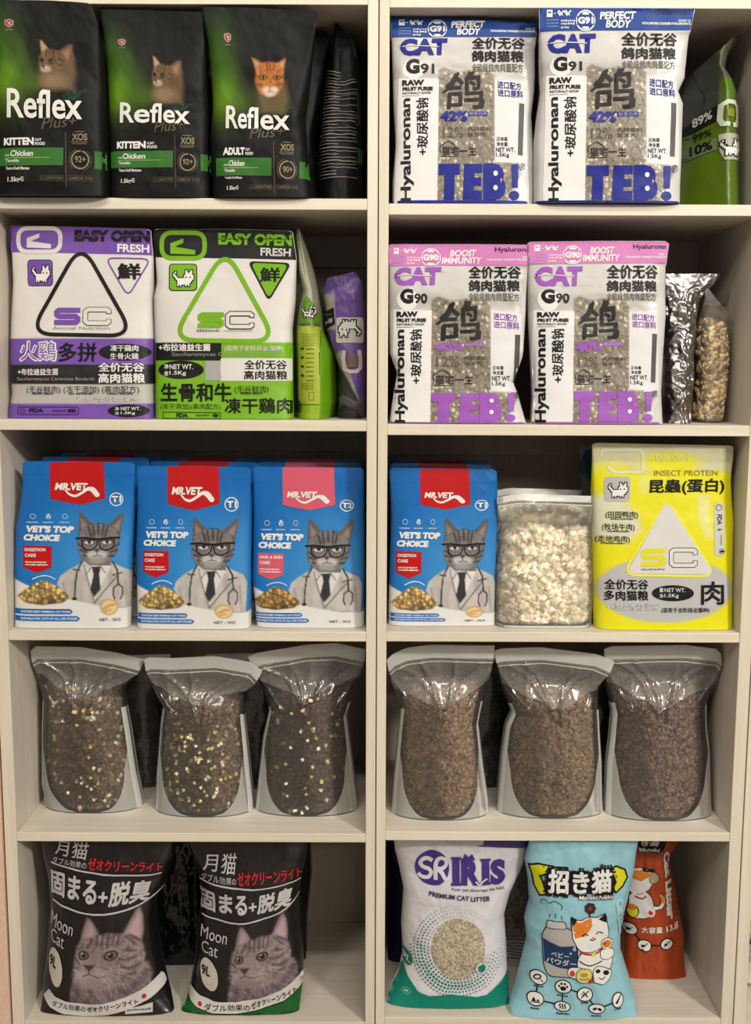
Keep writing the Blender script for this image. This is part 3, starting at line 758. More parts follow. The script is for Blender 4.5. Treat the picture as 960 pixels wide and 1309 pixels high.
b = Bag([(757, 566), (757, 600), (757, 640), (759, 713), (760, 760), (761, 803)], [(938, 569), (935, 615), (940, 669), (939, 735), (938, 807)],
        [(757, 568), (762, 566), (850, 568), (934, 569.5), (938, 572)], zb, y0, h=.036, p=4.5, wr=.0022, seed=6)
r = b.root('yellow_cat_food_pouch', 'bright yellow pouch with a white triangle and large black characters', 'cat food')
b.body(r, M_SATIN, yel_paint, back=YEL); b.print(r, A)
b2 = Bag([(741, 569), (741, 640), (743, 780)], [(800, 570), (800, 640), (800, 780)], [(741, 571), (745, 569), (800, 570)], zb, .2, h=.03, p=4.5, seed=9)
r = b2.root('teal_spotted_pouch', 'grey pouch with a teal patch peeking out behind the yellow pouch', 'cat food')
def teal_paint(X, Y):
    p = Pic(X, Y, (150, 150, 146)); p.ell(757, 594, 15, 20, (22, 96, 120), .08); p.on(sstep(Y-577, 2)*sstep(X-748, 3), (170, 165, 40), .0); return p.c
b2.body(r, M_SATIN, teal_paint, res=2.5)

# ================================================================== row 2: white SC pouches, pink TEB pouches
PUR = (118, 78, 168); GRN = (126, 186, 26); OFF = (222, 218, 210)
def sc_logo(A, x0, y0, x1, y1, ringc, base, w):
    A.line(rpoly([(x0, y0), (x1, y0), (x1, y1), (x0, y1)], (y1-y0)*.42, 7), w, ringc, 1, closed=True)
    X = lambda t: x0+(x1-x0)*t
    Y_ = lambda t: y0+(y1-y0)*t
    A.poly([(X(.2), Y_(.42)), (X(.5), Y_(.22)), (X(.5), Y_(.4)), (X(.3), Y_(.55)), (X(.78), Y_(.68)), (X(.78), Y_(.86)), (X(.2), Y_(.82))], ringc, 1)
A = Art(0, 270, 4.675); ART_SCP = A
A.part = 'header_band'; A.poly([(30, 60), (930, 75), (930, 263), (30, 243)], PUR, 0)
A.part = 'emblem'
sc_logo(A, 110, 102, 362, 243, OFF, PUR, 25)
A.rect(165, 290, 318, 448, BK, 1, 26); A.rect(169, 294, 314, 444, PUR, 2, 24); pixcat(A, 188, 325, 300, 425, WH, 4, FILLPX, dark=BK)
A.line(rpoly([(487, 190), (175, 735), (800, 745)], 150, 12), 23, BK, 2, closed=True)
letterS(A, 322, 577, 482, 680, 27, PUR, 3); letterC(A, 496, 575, 664, 683, 27, BK, OFF, 3)
A.text('Animal Nutrition', (315, 688, 660, 708), (150, 146, 142), 3, .0)
A.part = 'fresh_badge'
A.line(rpoly([(632, 280), (898, 284), (765, 510)], 50, 7), 8, PUR, 2, closed=True); A.text('鮮', (702, 312, 842, 408), BK, 3, .035)
A.part = 'lettering'
A.text('EASY OPEN', [(445, 112), (898, 118), (895, 188), (445, 182)], (14, 10, 20), 3, .07); A.rect(445, 147, 898, 150, PUR, 4)
A.text('FRESH', [(703, 196), (892, 200), (890, 248), (703, 246)], WH, 3, .03)
A.text('火鷄', (112, 772, 345, 900), WH, 3, .05); A.text('火鷄', (122, 780, 335, 892), PUR, 4, .0)
A.text('多拼', (350, 785, 580, 900), BK, 3, .02)
A.ell(742, 842, 152, 50, BK, 2); A.text('凍干鷄肉', (660, 800, 825, 838), WH, 3, .02); A.text('生骨火鷄', (660, 848, 825, 886), WH, 3, .02)
A.text('+布拉迪益生菌', (105, 940, 350, 980), WH, 3, .025); A.text('Saccharomyces Cerevisiae Boulardii', (100, 992, 565, 1017), (165, 160, 160), 3, .0)
A.text('全价无谷', (590, 905, 858, 960), WH, 3, .03); A.text('高肉猫粮', (588, 968, 860, 1027), WH, 3, .03)
for t, e, x0, x1 in (('(无谷鲜肉)', 'FRESH MEAT', 160, 362), ('(冻干添加)', 'FD APPEND', 382, 592), ('(高肉配方)', 'HIGH RECIPE', 610, 828)):
    A.text(t, (x0, 1044, x1, 1092), (60, 58, 56), 3, .004); A.text(e, (x0+32, 1083, x1-34, 1096), (50, 48, 46), 4, .03)
A.text('(适用于全阶段全猫种)', (450, 1108, 825, 1142), WH, 3, .012)
A.line(rpoly([(105, 1170), (470, 1170), (470, 1215), (105, 1215)], 8, 3), 4, (60, 40, 90), 2, closed=True); A.text('FDA', (176, 1178, 262, 1202), (40, 28, 60), 3, .05); A.ring(135, 1192, 14, 12, 3, (60, 40, 90), 3, 12); A.tiny(315, 1186, 395, 1198, (60, 40, 90), 3, 4); A.rect(405, 1182, 455, 1202, (50, 34, 78), 3, 8)
A.ell(765, 1193, 121, 38, BK, 2); A.text('NET WT.', (722, 1170, 835, 1190), WH, 3, .01); A.text('1.5Kg', (722, 1198, 805, 1218), WH, 3, .01); A.text('净', (685, 1170, 712, 1192), WH, 3, .02); A.text('含', (685, 1197, 712, 1218), WH, 3, .02)
def scp_paint(X, Y):
    x = X*4.675; y = (Y-270)*4.675
    p = Pic(x, y, OFF)
    p.on(sstep(760-y, 3)*sstep(y-915, 3), PUR); p.on(sstep(915-y, 3)*sstep(y-1035, 3), (30, 29, 30)); p.on(sstep(1035-y, 3)*sstep(y-1150, 4), (186, 182, 176)); p.on(sstep(1150-y, 4), PUR)
    return p.c
Z = ZL[2]
def mk(name, label, cat, L, R, T, zb, y0, m, paint, art=None, mp=None, group=None, back=(200, 200, 200), res=1.35, inkm=None, mats={}, disp=None, fac=1., **kw):
    b = Bag(L, R, T, zb, y0, **kw); r = b.root(name, label, cat, group)
    b.body(r, m, paint, mp, back=back, res=res, disp=disp)
    if art: b.print(r, art, mp, inkm, mats, fac)
    return b, r
mk('cat_food_pouch', 'white and purple pouch with a black rounded triangle, at the left end of its shelf', 'cat food',
   [(12, 289), (14, 320), (16, 362), (14, 400), (13, 430), (13, 480), (15, 502), (9, 536)], [(193, 292), (196, 330), (195, 385), (197, 440), (196, 500), (197, 536)],
   [(12, 290), (15, 288), (100, 290), (190, 293), (193, 295)], Z, .022, M_MATTE, scp_paint, ART_SCP, h=.038, p=5, wr=.003, seed=11, back=OFF)
A = Art(190, 270, 3.31); ART_SCG = A
DG = (118, 176, 22)
A.part = 'header_band'; A.poly([(10, 60), (640, 66), (640, 205), (10, 194)], (28, 28, 30), 0)
A.part = 'emblem'
sc_logo(A, 56, 91, 237, 199, DG, BK, 19)
A.rect(86, 222, 206, 338, BK, 1, 18); A.rect(90, 226, 202, 334, DG, 2, 16); pixcat(A, 100, 250, 190, 318, WH, 4, FILLPX, dark=BK)
A.line(rpoly([(325, 158), (98, 545), (540, 552)], 105, 12), 19, DG, 2, closed=True)
letterS(A, 207, 428, 320, 494, 18, DG, 3); letterC(A, 326, 425, 446, 498, 18, BK, OFF, 3)
A.tiny(205, 500, 300, 511, (120, 118, 116), 3, 9); A.tiny(318, 502, 440, 510, (190, 186, 182), 3, 10)
A.part = 'fresh_badge'
A.poly(rpoly([(418, 211), (605, 218), (508, 384)], 30, 6), BK, 1); A.poly(rpoly([(432, 219), (590, 225), (508, 370)], 26, 6), DG, 2); A.text('鮮', (470, 238, 558, 300), BK, 3, .03)
A.part = 'lettering'
A.text('EASY OPEN', [(295, 92), (607, 100), (605, 148), (295, 142)], DG, 3, .05); A.rect(295, 117, 607, 120, (28, 28, 30), 4)
A.text('FRESH', [(473, 154), (602, 158), (600, 192), (473, 189)], (205, 202, 196), 3, .03)
A.rect(25, 557, 308, 631, (26, 26, 27), 1); A.rect(308, 560, 640, 622, DG, 0)
A.text('+布拉迪益生菌', (40, 560, 262, 592), WH, 3, .03); A.text('Saccharomyces Cerevisiae Boulardii', (98, 597, 540, 618), (150, 150, 146), 3, .0)
A.text('(适用于全阶段全猫种)', (320, 568, 566, 594), OFF, 3, .02)
A.rect(240, 633, 308, 716, (170, 170, 166), 1); A.rect(305, 622, 606, 718, OFF, 1)
A.text('全价无谷', (405, 629, 582, 670), BK, 3, .025); A.text('高肉猫粮', (403, 674, 584, 713), BK, 3, .025)
A.ell(136, 671, 98, 39, BK, 1); A.text('NET WT.', (88, 648, 188, 669), WH, 3, .01); A.text('1.5Kg', (88, 676, 158, 697), WH, 3, .01); A.text('净', (64, 646, 84, 668), WH, 3, .02); A.text('含', (64, 676, 84, 697), WH, 3, .02)
A.text('生骨和牛', (50, 727, 352, 806), (24, 30, 14), 3, .03); A.text('凍干鷄肉', (322, 790, 604, 856), (24, 30, 14), 3, .02)
A.text('(无谷鲜肉)', (365, 738, 508, 772), (40, 62, 14), 3, .004); A.text('FRESH MEAT', (388, 765, 486, 775), (40, 62, 14), 4, .03)
A.text('(冻干添加)(高肉配方)', (50, 814, 305, 842), (50, 84, 12), 3, .004)
A.line([(60, 850), (305, 852), (305, 878), (60, 876)], 3, (40, 70, 14), 2, closed=True); A.text('FDA', (118, 855, 168, 872), (30, 50, 12), 3, .05); A.tiny(200, 858, 258, 868, (60, 90, 20), 3, 3); A.ell(284, 864, 14, 8, (40, 66, 14), 3, 10)
def scg_paint(X, Y):
    x = (X-190)*3.31; y = (Y-270)*3.31
    p = Pic(x, y, OFF); p.on(sstep(555-y, 2), DG)
    p.on(sstep(x-26, 1.5)*sstep(200-y, 2)*sstep(y-555, 2), (200, 196, 188)); return p.c
mk('cat_food_pouch', 'white and green pouch with a green rounded triangle, beside the purple one', 'cat food',
   [(197, 293), (198, 330), (200, 362), (196, 380), (197, 436), (198, 500), (198, 536)], [(374, 294), (379, 330), (377, 385), (373, 421), (374, 451), (374, 500), (375, 537)],
   [(197, 295), (200, 293), (290, 293), (371, 295), (374, 297)], Z, .024, M_MATTE, scg_paint, ART_SCG, h=.036, p=5, wr=.003, seed=12, back=(30, 30, 30))
# green pouch seen from its gusset side
A = Art(380, 330, 5.95); OLV = (112, 122, 62); ART_GS = A
A.part = 'emblem'; A.poly([(15, 470), (40, 330), (75, 290), (110, 330), (165, 460), (150, 490), (30, 500)], (92, 140, 22), 0)
pixcat(A, 34, 365, 134, 452, OFF, 3, FILLPX, dark=BK)
A.part = 'lettering'
A.rect(12, 520, 168, 1112, (166, 180, 60), 0); A.line([(12, 505), (168, 508)], 4, BK, 1); A.line([(166, 540), (166, 890)], 4, (50, 60, 20), 1); A.line([(12, 1112), (168, 1112)], 4, (60, 90, 10), 1)
for i in range(6): A.tiny(38, 575+i*17, 130, 583+i*17, (86, 100, 20), 1, i)
for i in range(8):
    A.tiny(70, 688+i*34, 128, 698+i*34, (80, 96, 20), 1, i+9, .1); 
    if i % 2 == 0: A.ell(42, 688+i*34, 14, 10, (50, 70, 16), 1, 8)
for i in range(4): A.tiny(38, 950+i*14, 125, 957+i*14, (90, 120, 14), 1, i+30)
A.line([(92, 1020), (125, 1020), (125, 1080), (92, 1080)], 3, (70, 100, 12), 1, closed=True)
A.text('肉', (-16, 1075, 28, 1180), (24, 30, 14), 2, .02)
def gs_paint(X, Y):
    x = (X-380)*5.95; y = (Y-330)*5.95
    p = Pic(x, y, (110, 166, 20)); p.on(sstep(y-560, 60), (118, 120, 92)); p.on(sstep(y-430, 30)*sstep(x-150, 8), (156, 158, 134))
    p.on(sstep(x-175, 6)*sstep(520-y, 20), (142, 178, 34)); p.on(sstep(x+30-8, 1)*0, OFF); return p.c
mk('cat_food_pouch', 'green pouch standing side-on between the green-triangle pouch and the purple upside-down one', 'cat food',
   [(379, 300), (380, 345), (386, 372), (380, 395), (377, 412), (376, 440), (378, 500), (379, 538)], [(384, 293), (392, 322), (400, 345), (413, 394), (417, 424), (429, 450), (430, 515), (424, 538)],
   [(379, 300), (380, 292), (384, 294)], Z, .03, M_MATTE, gs_paint, ART_GS, h=.075, p=2.6, k=.12, e=.3, wr=.004, seed=13, back=(60, 90, 20),
   prof=lambda u, v: .05*np.clip((u-.62)/.38, 0, 1)**1.3)
# purple pouch seen from its gusset side, upside down
A = Art(380, 330, 5.95); ART_PS = A
A.part = 'emblem'; A.rect(298, 450, 500, 645, (206, 202, 196), 1, 22); pixcat(A, 316, 472, 486, 600, (235, 232, 226), 3, FILLPX, True, BK)
A.line([(360, 700), (352, 760), (366, 845), (400, 864), (450, 862), (474, 836), (474, 760), (466, 700)], 28, (226, 206, 204), 2)
A.rect(385, 725, 450, 830, (130, 112, 104), 1, 12)
A.part = 'lettering'
A.poly([(198, 410), (278, 372), (288, 500), (205, 545)], (26, 25, 28), 1); A.text('+布', [(215, 470), (272, 448), (274, 490), (220, 512)], (180, 178, 176), 3, .03)
A.tiny(214, 420, 262, 432, (120, 118, 118), 3, 3)
A.line([(262, 560), (272, 620), (290, 690)], 9, (150, 120, 190), 2)
def ps_paint(X, Y):
    x = (X-380)*5.95; y = (Y-330)*5.95
    p = Pic(x, y, (116, 84, 160))
    p.on(sstep(x-285-.05*(y-300), 5)*sstep(270-y, 20)*sstep(y-545, 14), (162, 158, 150))
    p.on(sstep(x-250, 20)*sstep(545-y, 5)*sstep(y-745, 10), (100, 70, 150))
    p.poly([(270, 752), (330, 700), (470, 1060), (480, 1110), (300, 930)], (168, 164, 154), 6)
    p.poly([(190, 780), (275, 752), (400, 950), (480, 1120), (440, 1130), (330, 1060), (200, 1200)], (62, 60, 62), 8)
    p.on(sstep(1060-y+.15*(x-300), 30), (96, 92, 98)); p.line([(230, 1190), (290, 1090), (350, 1050), (450, 1105), (530, 1060)], 10, (160, 156, 160), 8, .7)
    p.poly([(240, 1250), (260, 1180), (350, 1110), (450, 1150), (520, 1250)], (34, 32, 38), 14, .9)
    p.poly([(200, 150), (460, 100), (462, 130), (290, 230), (200, 275)], (84, 54, 124), 6, .9); return p.c
mk('cat_food_pouch', 'purple pouch turned upside down and side-on beside the central seam', 'cat food',
   [(417, 358), (413, 374), (416, 392), (414, 415), (422, 440), (430, 462), (434, 480), (432, 510), (430, 537)], [(455, 347), (463, 360), (468, 400), (469, 450), (468, 537)],
   [(417, 358), (420, 355), (455, 347)], Z, .062, M_SATIN, ps_paint, ART_PS, h=.055, p=3, e=.4, k=.08, wr=.005, ws=(3, 5), seed=14, back=(80, 60, 110), hv=((0, .12), (.07, .2), (.3, .75), (.55, 1), (.9, 1), (1, .88)))

# ---- pouches with TEB lettering (art in the frame of the right-hand blue one)
def teb_art(MAIN, HD, head, g, hyal, pct):
    A = Art(680, 0, 3.43)
    A.part = 'header_band'
    A.poly([(25, 24), (722, 26), (716, 131), (25, 137)], HD, 2)
    q = (300, 455) if head[0] == 'PERFECT' else (318, 430)
    A.text(head[0], [(q[0], 54), (q[1], 52), (q[1]-6, 87), (q[0]-4, 88)], WH, 6, .04)
    A.text(head[1], head[2], WH, 6, .035)
    A.ring(234, 92, 40, 44, 6, WH, 5); A.poly([(196, 72), (272, 72), (272, 112), (196, 112)], HD, 6); A.text(g, (200, 76, 268, 108), WH, 7, .05)
    A.poly([(217, 58), (234, 52), (251, 58), (246, 66), (222, 66)], WH, 5); A.poly([(217, 126), (234, 132), (251, 126), (246, 118), (222, 118)], WH, 5)
    A.text('Hyaluronan', (520, 40, 692, 70), hyal, 5, .02)
    A.rect(65, 44, 90, 75, WH, 5); A.rect(70, 52, 85, 58, HD, 6); A.rect(96, 58, 104, 62, WH, 5)
    for x in (112, 142): A.line([(x, 52), (x+10, 68), (x+28, 48)], 6, WH, 5); A.line([(x+4, 46), (x+22, 70)], 5, WH, 5)
    for i, (a, b_, y) in enumerate(((127, 187, 88), (127, 187, 101), (127, 160, 117))): A.tiny(a, y, b_, y+9, WH, 5, i)
    for i in range(3): A.tiny(65, 86+i*14, 117, 91+i*14, (150, 165, 200), 5, i+4)
    A.text('ADDED TO', (640, 86, 696, 95), WH, 5, .03); A.text('HYALURONIC SODIUM HYALURONATE', (482, 98, 696, 109), WH, 5, .04)
    A.part = 'lettering'
    A.text('CAT', [(72, 150), (280, 148), (276, 232), (70, 234)], MAIN, 3, .06); A.line([(68, 190), (120, 184), (240, 190)], 4, (215, 213, 208), 4); A.line([(70, 180), (84, 196)], 3, BK, 4); A.line([(70, 196), (84, 180)], 3, BK, 4)
    A.text('全价无谷', (392, 142, 638, 202), BK, 3, .035); A.text('鸽肉猫粮', (390, 208, 634, 260), BK, 3, .035); A.text('全阶段鸽肉鸽蛋配方', (392, 266, 630, 302), (120, 116, 110), 3, .005)
    A.ell(130, 290, 50, 42, (232, 230, 226), 1); A.text('G', (96, 247, 156, 310), BK, 3, .06); A.text(g[1:], (160, 268, 220, 310), BK, 3, .03)
    A.part = 'side_panel'
    A.poly([(66, 328), (240, 332), (232, 886), (50, 886)], (232, 231, 229), 1)
    A.part = 'lettering'
    A.text('RAW', (80, 337, 176, 365), BK, 4, .06); A.text('FRUIT PUREE', (82, 371, 214, 389), BK, 4, .06); A.text('NATURALLY GOOD', (82, 394, 206, 405), (60, 60, 60), 4, .03); A.tiny(82, 410, 160, 415, (120, 120, 120), 4, 2)
    A.text('Hyaluronan', [(74, 884), (74, 424), (128, 424), (132, 884)], BK, 4, .03)
    A.text('+玻尿酸钠', [(144, 686), (140, 426), (196, 424), (192, 686)], BK, 4, .02)
    A.part = 'right_panel'
    A.poly([(502, 334), (640, 348), (650, 600), (650, 722), (502, 718)], (226, 226, 226), 1)
    A.part = 'lettering'
    A.text('进口配方', [(514, 342), (622, 352), (622, 388), (514, 378)], MAIN, 4, .02); A.text('进口原料', [(514, 382), (630, 390), (630, 426), (516, 416)], MAIN, 4, .02)
    A.poly([(612, 448), (636, 450), (628, 686), (606, 684)], (84, 82, 82), 3)
    A.text('正味量', (510, 605, 560, 622), BK, 4, .01); A.text('净含量', (510, 627, 560, 645), BK, 4, .01); A.text('NET WT.', (507, 651, 592, 672), BK, 4, .015); A.text('1.5Kg', (507, 676, 567, 698), BK, 4, .015)
    # the large brushed character
    A.text('鸽', [(272, 312), (440, 296), (452, 474), (262, 484)], (34, 33, 34), 4, .014)
    for P, w in (([(330, 305), (300, 360), (258, 402)], [14, 20, 8]), ([(382, 300), (372, 330)], [10, 16]), ([(445, 430), (442, 465), (410, 472)], [16, 16, 8])): A.line(P, w, (34, 33, 34), 4, smooth=True)
    A.text(pct, [(248, 488), (372, 488), (370, 538), (246, 536)], MAIN, 3, .05); A.rect(374, 490, 468, 510, MAIN, 3)
    A.text('粗蛋白质', (378, 492, 464, 508), (170, 168, 176), 4, .0)
    A.text('12%', (258, 560, 352, 608), (92, 86, 78), 3, .01); A.text('乳酸菌粉', (372, 560, 486, 578), (100, 94, 86), 3, .01); A.text('益生元', (372, 584, 458, 602), (100, 94, 86), 3, .01)
    A.text('猫宅一生', (252, 646, 412, 688), (44, 42, 40), 3, .02); A.line([(246, 690), (246, 645), (284, 622), (320, 645)], 4, (44, 42, 40), 3); A.line([(246, 692), (330, 692)], 4, (44, 42, 40), 3)
    A.part = 'brand_lettering'
    A.poly([(240, 726), (336, 726), (336, 772), (312, 772), (310, 876), (262, 876), (266, 772), (240, 772)], MAIN, 4)
    A.poly([(356, 726), (442, 726), (440, 764), (404, 764), (404, 784), (436, 784), (436, 818), (402, 818), (400, 838), (440, 838), (440, 877), (350, 877)], MAIN, 4)
    A.text('B', (446, 724, 552, 878), MAIN, 4, .12)
    for y in (766, 826): A.ell(505, y, 10, 11, WH, 5)
    A.poly([(578, 726), (610, 726), (606, 824), (580, 824)], MAIN, 4); A.ell(590, 858, 23, 20, MAIN, 4)
    A.ring(628, 738, 12, 14, 2.5, (90, 90, 110), 3, 14); A.text('R', (623, 732, 634, 745), (90, 90, 110), 3, .02)
    A.part = 'bottom_edge'; A.poly([(20, 878), (640, 880), (655, 885), (655, 896), (5, 896), (5, 888)], MAIN, 2)
    return A
WIN = [(238, 300), (262, 282), (330, 300), (420, 282), (500, 300), (503, 720), (640, 724), (560, 886), (232, 886)]
def teb_paint(kib=(150, 139, 118), base=(214, 212, 208)):
    def f(X, Y):
        x = (X-680)*3.43; y = Y*3.43
        p = Pic(x, y, base)
        p.on(sstep(260-y, 20)*sstep(x-640, 8)*sstep(40-x, 8)*sstep(y-330, 10), (172, 168, 160), .7)     # clear part above the food
        p.on(sstep(135-y, 3)*sstep(y-270, 25), (196, 194, 188), .6)
        b, s2, i = cells(x/12, y/12, 8)
        c = np.array(kib)[None]*(.78+.3*i[:, None])*(1.12-.45*b[:, None]); c = np.where((i > .9)[:, None], c*1.25+15, c)  # brightest grains are painted highlights; each grain darkens towards its rim
        m = m_poly(x, y, WIN, 6)[:, None]; p.c = p.c*(1-m)+np.clip(c, 0, 255)*m; return p.c
    return f
def teb_disp(X, Y):
    x = (X-680)*3.43; y = Y*3.43; b, _, i = cells(x/12, y/12, 8)
    return m_poly(x, y, WIN, 6)*(.8-b)*.0005
NAVY = (18, 32, 136)
ART_G91 = teb_art(NAVY, (26, 68, 146), ('PERFECT', 'BODY', [(326, 90), (434, 90), (428, 124), (322, 124)]), 'G91', (18, 28, 80), '42%')
PK = (158, 88, 186)
ART_G90 = teb_art(PK, (212, 128, 190), ('BOOST', 'IMMUNITY', [(284, 91), (456, 90), (452, 123), (280, 124)]), 'G90', (50, 24, 60), '40%')
LT = 'cat food pouches with large TEB lettering'
Z = ZR[2]
PL = [(0, .05), (.11, .07), (.13, .3), (.3, .8), (.6, 1), (.9, 1), (1, .88)]
MG = {}
def teb(label, L, R, T, Z, y0, art, mp, back, seed, **kw):
    return mk('cat_food_pouch', label, 'cat food', L, R, T, Z, y0, M_SATIN, teb_paint(), art, mp, LT, back=back, mats=MG, disp=teb_disp, h=.034, p=4.5, wr=.0032, ws=(3, 5), seed=seed, hv=PL, **kw)
_, tp1 = teb('pink-topped pouch with purple TEB lettering against the central seam',
    [(497, 313), (497, 339), (497, 400), (498, 452), (508, 476), (503, 505), (497, 542)], [(678, 313), (676, 338), (673, 400), (670, 450), (656, 490), (664, 508), (674, 542)],
    [(497, 314), (500, 312), (590, 312), (676, 313), (678, 316)], Z, .02, ART_G90, Map([(682, 494), (700, 504), (750, 552), (794, 599), (826, 627), (865, 665), (888, 690)], [(8, 313), (38, 339), (43, 341), (68, 365), (87, 384), (96, 396), (142, 438), (157, 449), (190, 481), (211, 502), (258, 541)]), (120, 60, 150), 21)
_, tp2 = teb('pink-topped pouch with purple TEB lettering nearest the silver foil pouch',
    [(674, 308), (675, 339), (676, 400), (679, 452), (682, 510), (680, 543)], [(856, 308), (852, 336), (852, 401), (848, 462), (846, 500), (848, 544)],
    [(674, 311), (678, 309), (760, 308), (850, 308), (856, 312)], Z, .016, ART_G90, Map([(682, 668), (700, 684), (750, 734), (794, 775), (826, 804), (865, 840), (888, 856)], [(8, 309), (38, 336), (43, 340), (68, 366), (87, 383), (96, 397), (142, 436), (157, 451), (190, 480), (211, 500), (258, 541)]), (120, 60, 150), 22)
Z = ZR[1]
_, tb1 = teb('blue-topped pouch with blue TEB lettering against the central seam',
    [(499, 20), (500, 48), (501, 60), (503, 130), (506, 185), (502, 230), (502, 262)], [(687, 30), (684, 58), (685, 100), (684, 118), (680, 150), (684, 200), (683, 262)],
    [(499, 22), (503, 20), (600, 24), (682, 29), (687, 33)], Z, .008, ART_G91, Map([(682, 489), (700, 511), (750, 561), (794, 603), (826, 632), (865, 670), (888, 688)], [(8, 21), (38, 47), (43, 49), (68, 71), (87, 91), (96, 100), (142, 142), (157, 156), (190, 189), (211, 209), (258, 258)]), NAVY, 23)
_, tb2 = teb('blue-topped pouch with blue TEB lettering beside the green side-on pouch',
    [(689, 9), (689, 41), (692, 117), (687, 150), (684, 180), (684, 262)], [(889, 9), (883, 38), (876, 100), (868, 117), (874, 133), (872, 200), (870, 262)],
    [(689, 12), (693, 9.5), (780, 9.5), (884, 9.5), (889, 12)], Z, -.012, ART_G91, None, NAVY, 24, k=.03)
for r, w_ in ((tp1, 'the pink-topped pouch at the central seam'), (tp2, 'the pink-topped pouch near the silver foil'), (tb1, 'the blue-topped pouch at the central seam'), (tb2, 'the blue-topped pouch by the green one')):
    copy_tree(r, shift(r, (.004 if r in (tp1, tb1) else .012), .098, 0), 'second pouch standing right behind '+w_, LT, ('lettering', 'right_panel', 'side_panel', 'brand_lettering'))

# ---- silver foil pouch and the side of a clear pouch of cubes
Z = ZR[2]
def foil_paint(X, Y): return np.tile(np.array((176, 172, 170.)), (len(X), 1))*np.clip(.62+.6*fbm(X/20, Y/20, 4), .5, 1)[:, None]
class Foil(Bag):
    pass
def foil_disp(X, Y):
    b, s2, _ = cells(X/27+fbm(X/18, Y/18, 5)*2, Y/30+fbm(X/18, Y/18, 6)*2, 15); return (s2-b)*.008*np.clip((Y-352)/30, 0.1, 1)
mk('foil_pouch', 'crinkled silver foil pouch standing edge-on beside the pink-topped pouches', 'pet treats',
   [(846, 350), (846, 420), (846, 545)], [(921, 350), (914, 362), (897, 382), (894, 402), (890, 470), (887, 540)], [(846, 350), (921, 350)], Z, .05, M_FOIL, foil_paint, h=.05, p=2.2, e=.4, wr=.006, ws=(3, 7), seed=31, disp=foil_disp,
   back=(150, 148, 146), res=1.2, k=.12)
b = Bag([(899, 395), (896, 430), (894, 480), (892, 537)], [(918, 385), (930, 400), (931, 450), (928, 500), (922, 537)], [(893, 378), (905, 368), (918, 385)], Z, .075, h=.05, p=3, wr=.003, seed=32, k=.0)
r = b.root('chicken_cube_pouch', 'clear pouch of diced chicken seen edge-on beside the silver foil pouch', 'pet treats')
fill(b, r, 520, .0095, 'cube', [(216, 190, 146), (204, 176, 132), (222, 200, 158)], lambda v: (np.full(v.shape, .06), np.full(v.shape, .94), (v > .22) & (v < .985)), (170, 140, 96), 'chicken_pieces', 6, depth=.005, off=.004)
film(b, r, M_CLEARD, nu=30, nv=60)

# ================================================================== row 1
A = Art(860, 0, 4.85)
A.part = 'emblem'
A.line([(352, 770), (318, 764), (306, 735), (312, 650), (340, 630), (388, 630), (408, 650), (410, 735), (400, 768), (372, 772)], 27, (208, 214, 190), 3)
A.rect(335, 672, 382, 722, (132, 138, 44), 2, 8)
A.poly([(300, 826), (430, 820), (438, 900), (424, 985), (330, 990), (306, 930)], (176, 178, 160), 1)
pixcat(A, 302, 858, 432, 962, WH, 4, FILLPX, dark=BK)
A.part = 'lettering'
A.poly([(120, 758), (292, 640), (294, 735), (180, 790), (122, 800)], (22, 24, 22), 1)
A.text('89%', [(180, 700), (272, 664), (274, 716), (182, 760)], (190, 192, 180), 4, .03); A.text('99%', [(180, 800), (268, 776), (268, 822), (180, 852)], (24, 30, 16), 3, .02); A.text('10%', [(166, 876), (272, 850), (274, 910), (168, 938)], (18, 20, 18), 4, .03)
A.poly([(90, 900), (292, 840), (294, 915), (90, 975)], (108, 122, 92), 1); A.tiny(92, 940, 160, 950, (30, 32, 30), 3, 3); A.tiny(110, 812, 165, 822, (30, 34, 24), 3, 5)
def g1_paint(X, Y):
    x = (X-860)*4.85; y = Y*4.85
    p = Pic(x, y, (104, 134, 22)); p.on(sstep(y-700+.9*(x-180), 30)*sstep(x-300, 8), (72, 74, 66)); p.on(sstep(y-620, 14)*sstep(300-x, 10), (112, 116, 90))
    p.poly([(305, 500), (345, 470), (395, 490), (412, 600), (380, 612), (320, 610)], (98, 146, 26), 10)
    p.on(sstep(y-(790-.66*(x-120)), 6)*sstep(x-296, 6), (74, 76, 68)); p.on(sstep(y-470, 18)*sstep(290-x, 10), (104, 108, 84))
    p.on(m_line(x, y, [(180, 400), (205, 480), (235, 560), (232, 620)], 5, 3, True), (20, 22, 20)); p.on(m_line(x, y, [(150, 460), (130, 560), (125, 650)], 4, 3, True), (20, 22, 20)); return p.c*.82  # whole print dimmed: shade of the turned side, put into the colour
mk('cat_food_pouch', 'green pouch turned side-on at the right end of the top shelf', 'cat food',
   [(886, 92), (878, 120), (874, 180), (872, 263)], [(957, 40), (938, 66), (934, 84), (944, 98), (951, 115), (952, 190), (954, 263)],
   [(886, 92), (900, 79), (922, 62), (938, 47), (950, 40), (957, 38)], ZR[1], .03, M_SATIN, g1_paint, A, h=.06, p=5, e=.3, k=.1, wr=.003, seed=41, back=(90, 120, 20),
   prof=lambda u, v: .075*np.clip((.66-u)/.66, 0, 1) + .03*np.clip((u-.66)/.34, 0, 1)**2, hv=((0, .1), (.3, .4), (.5, .8), (1, .8)))

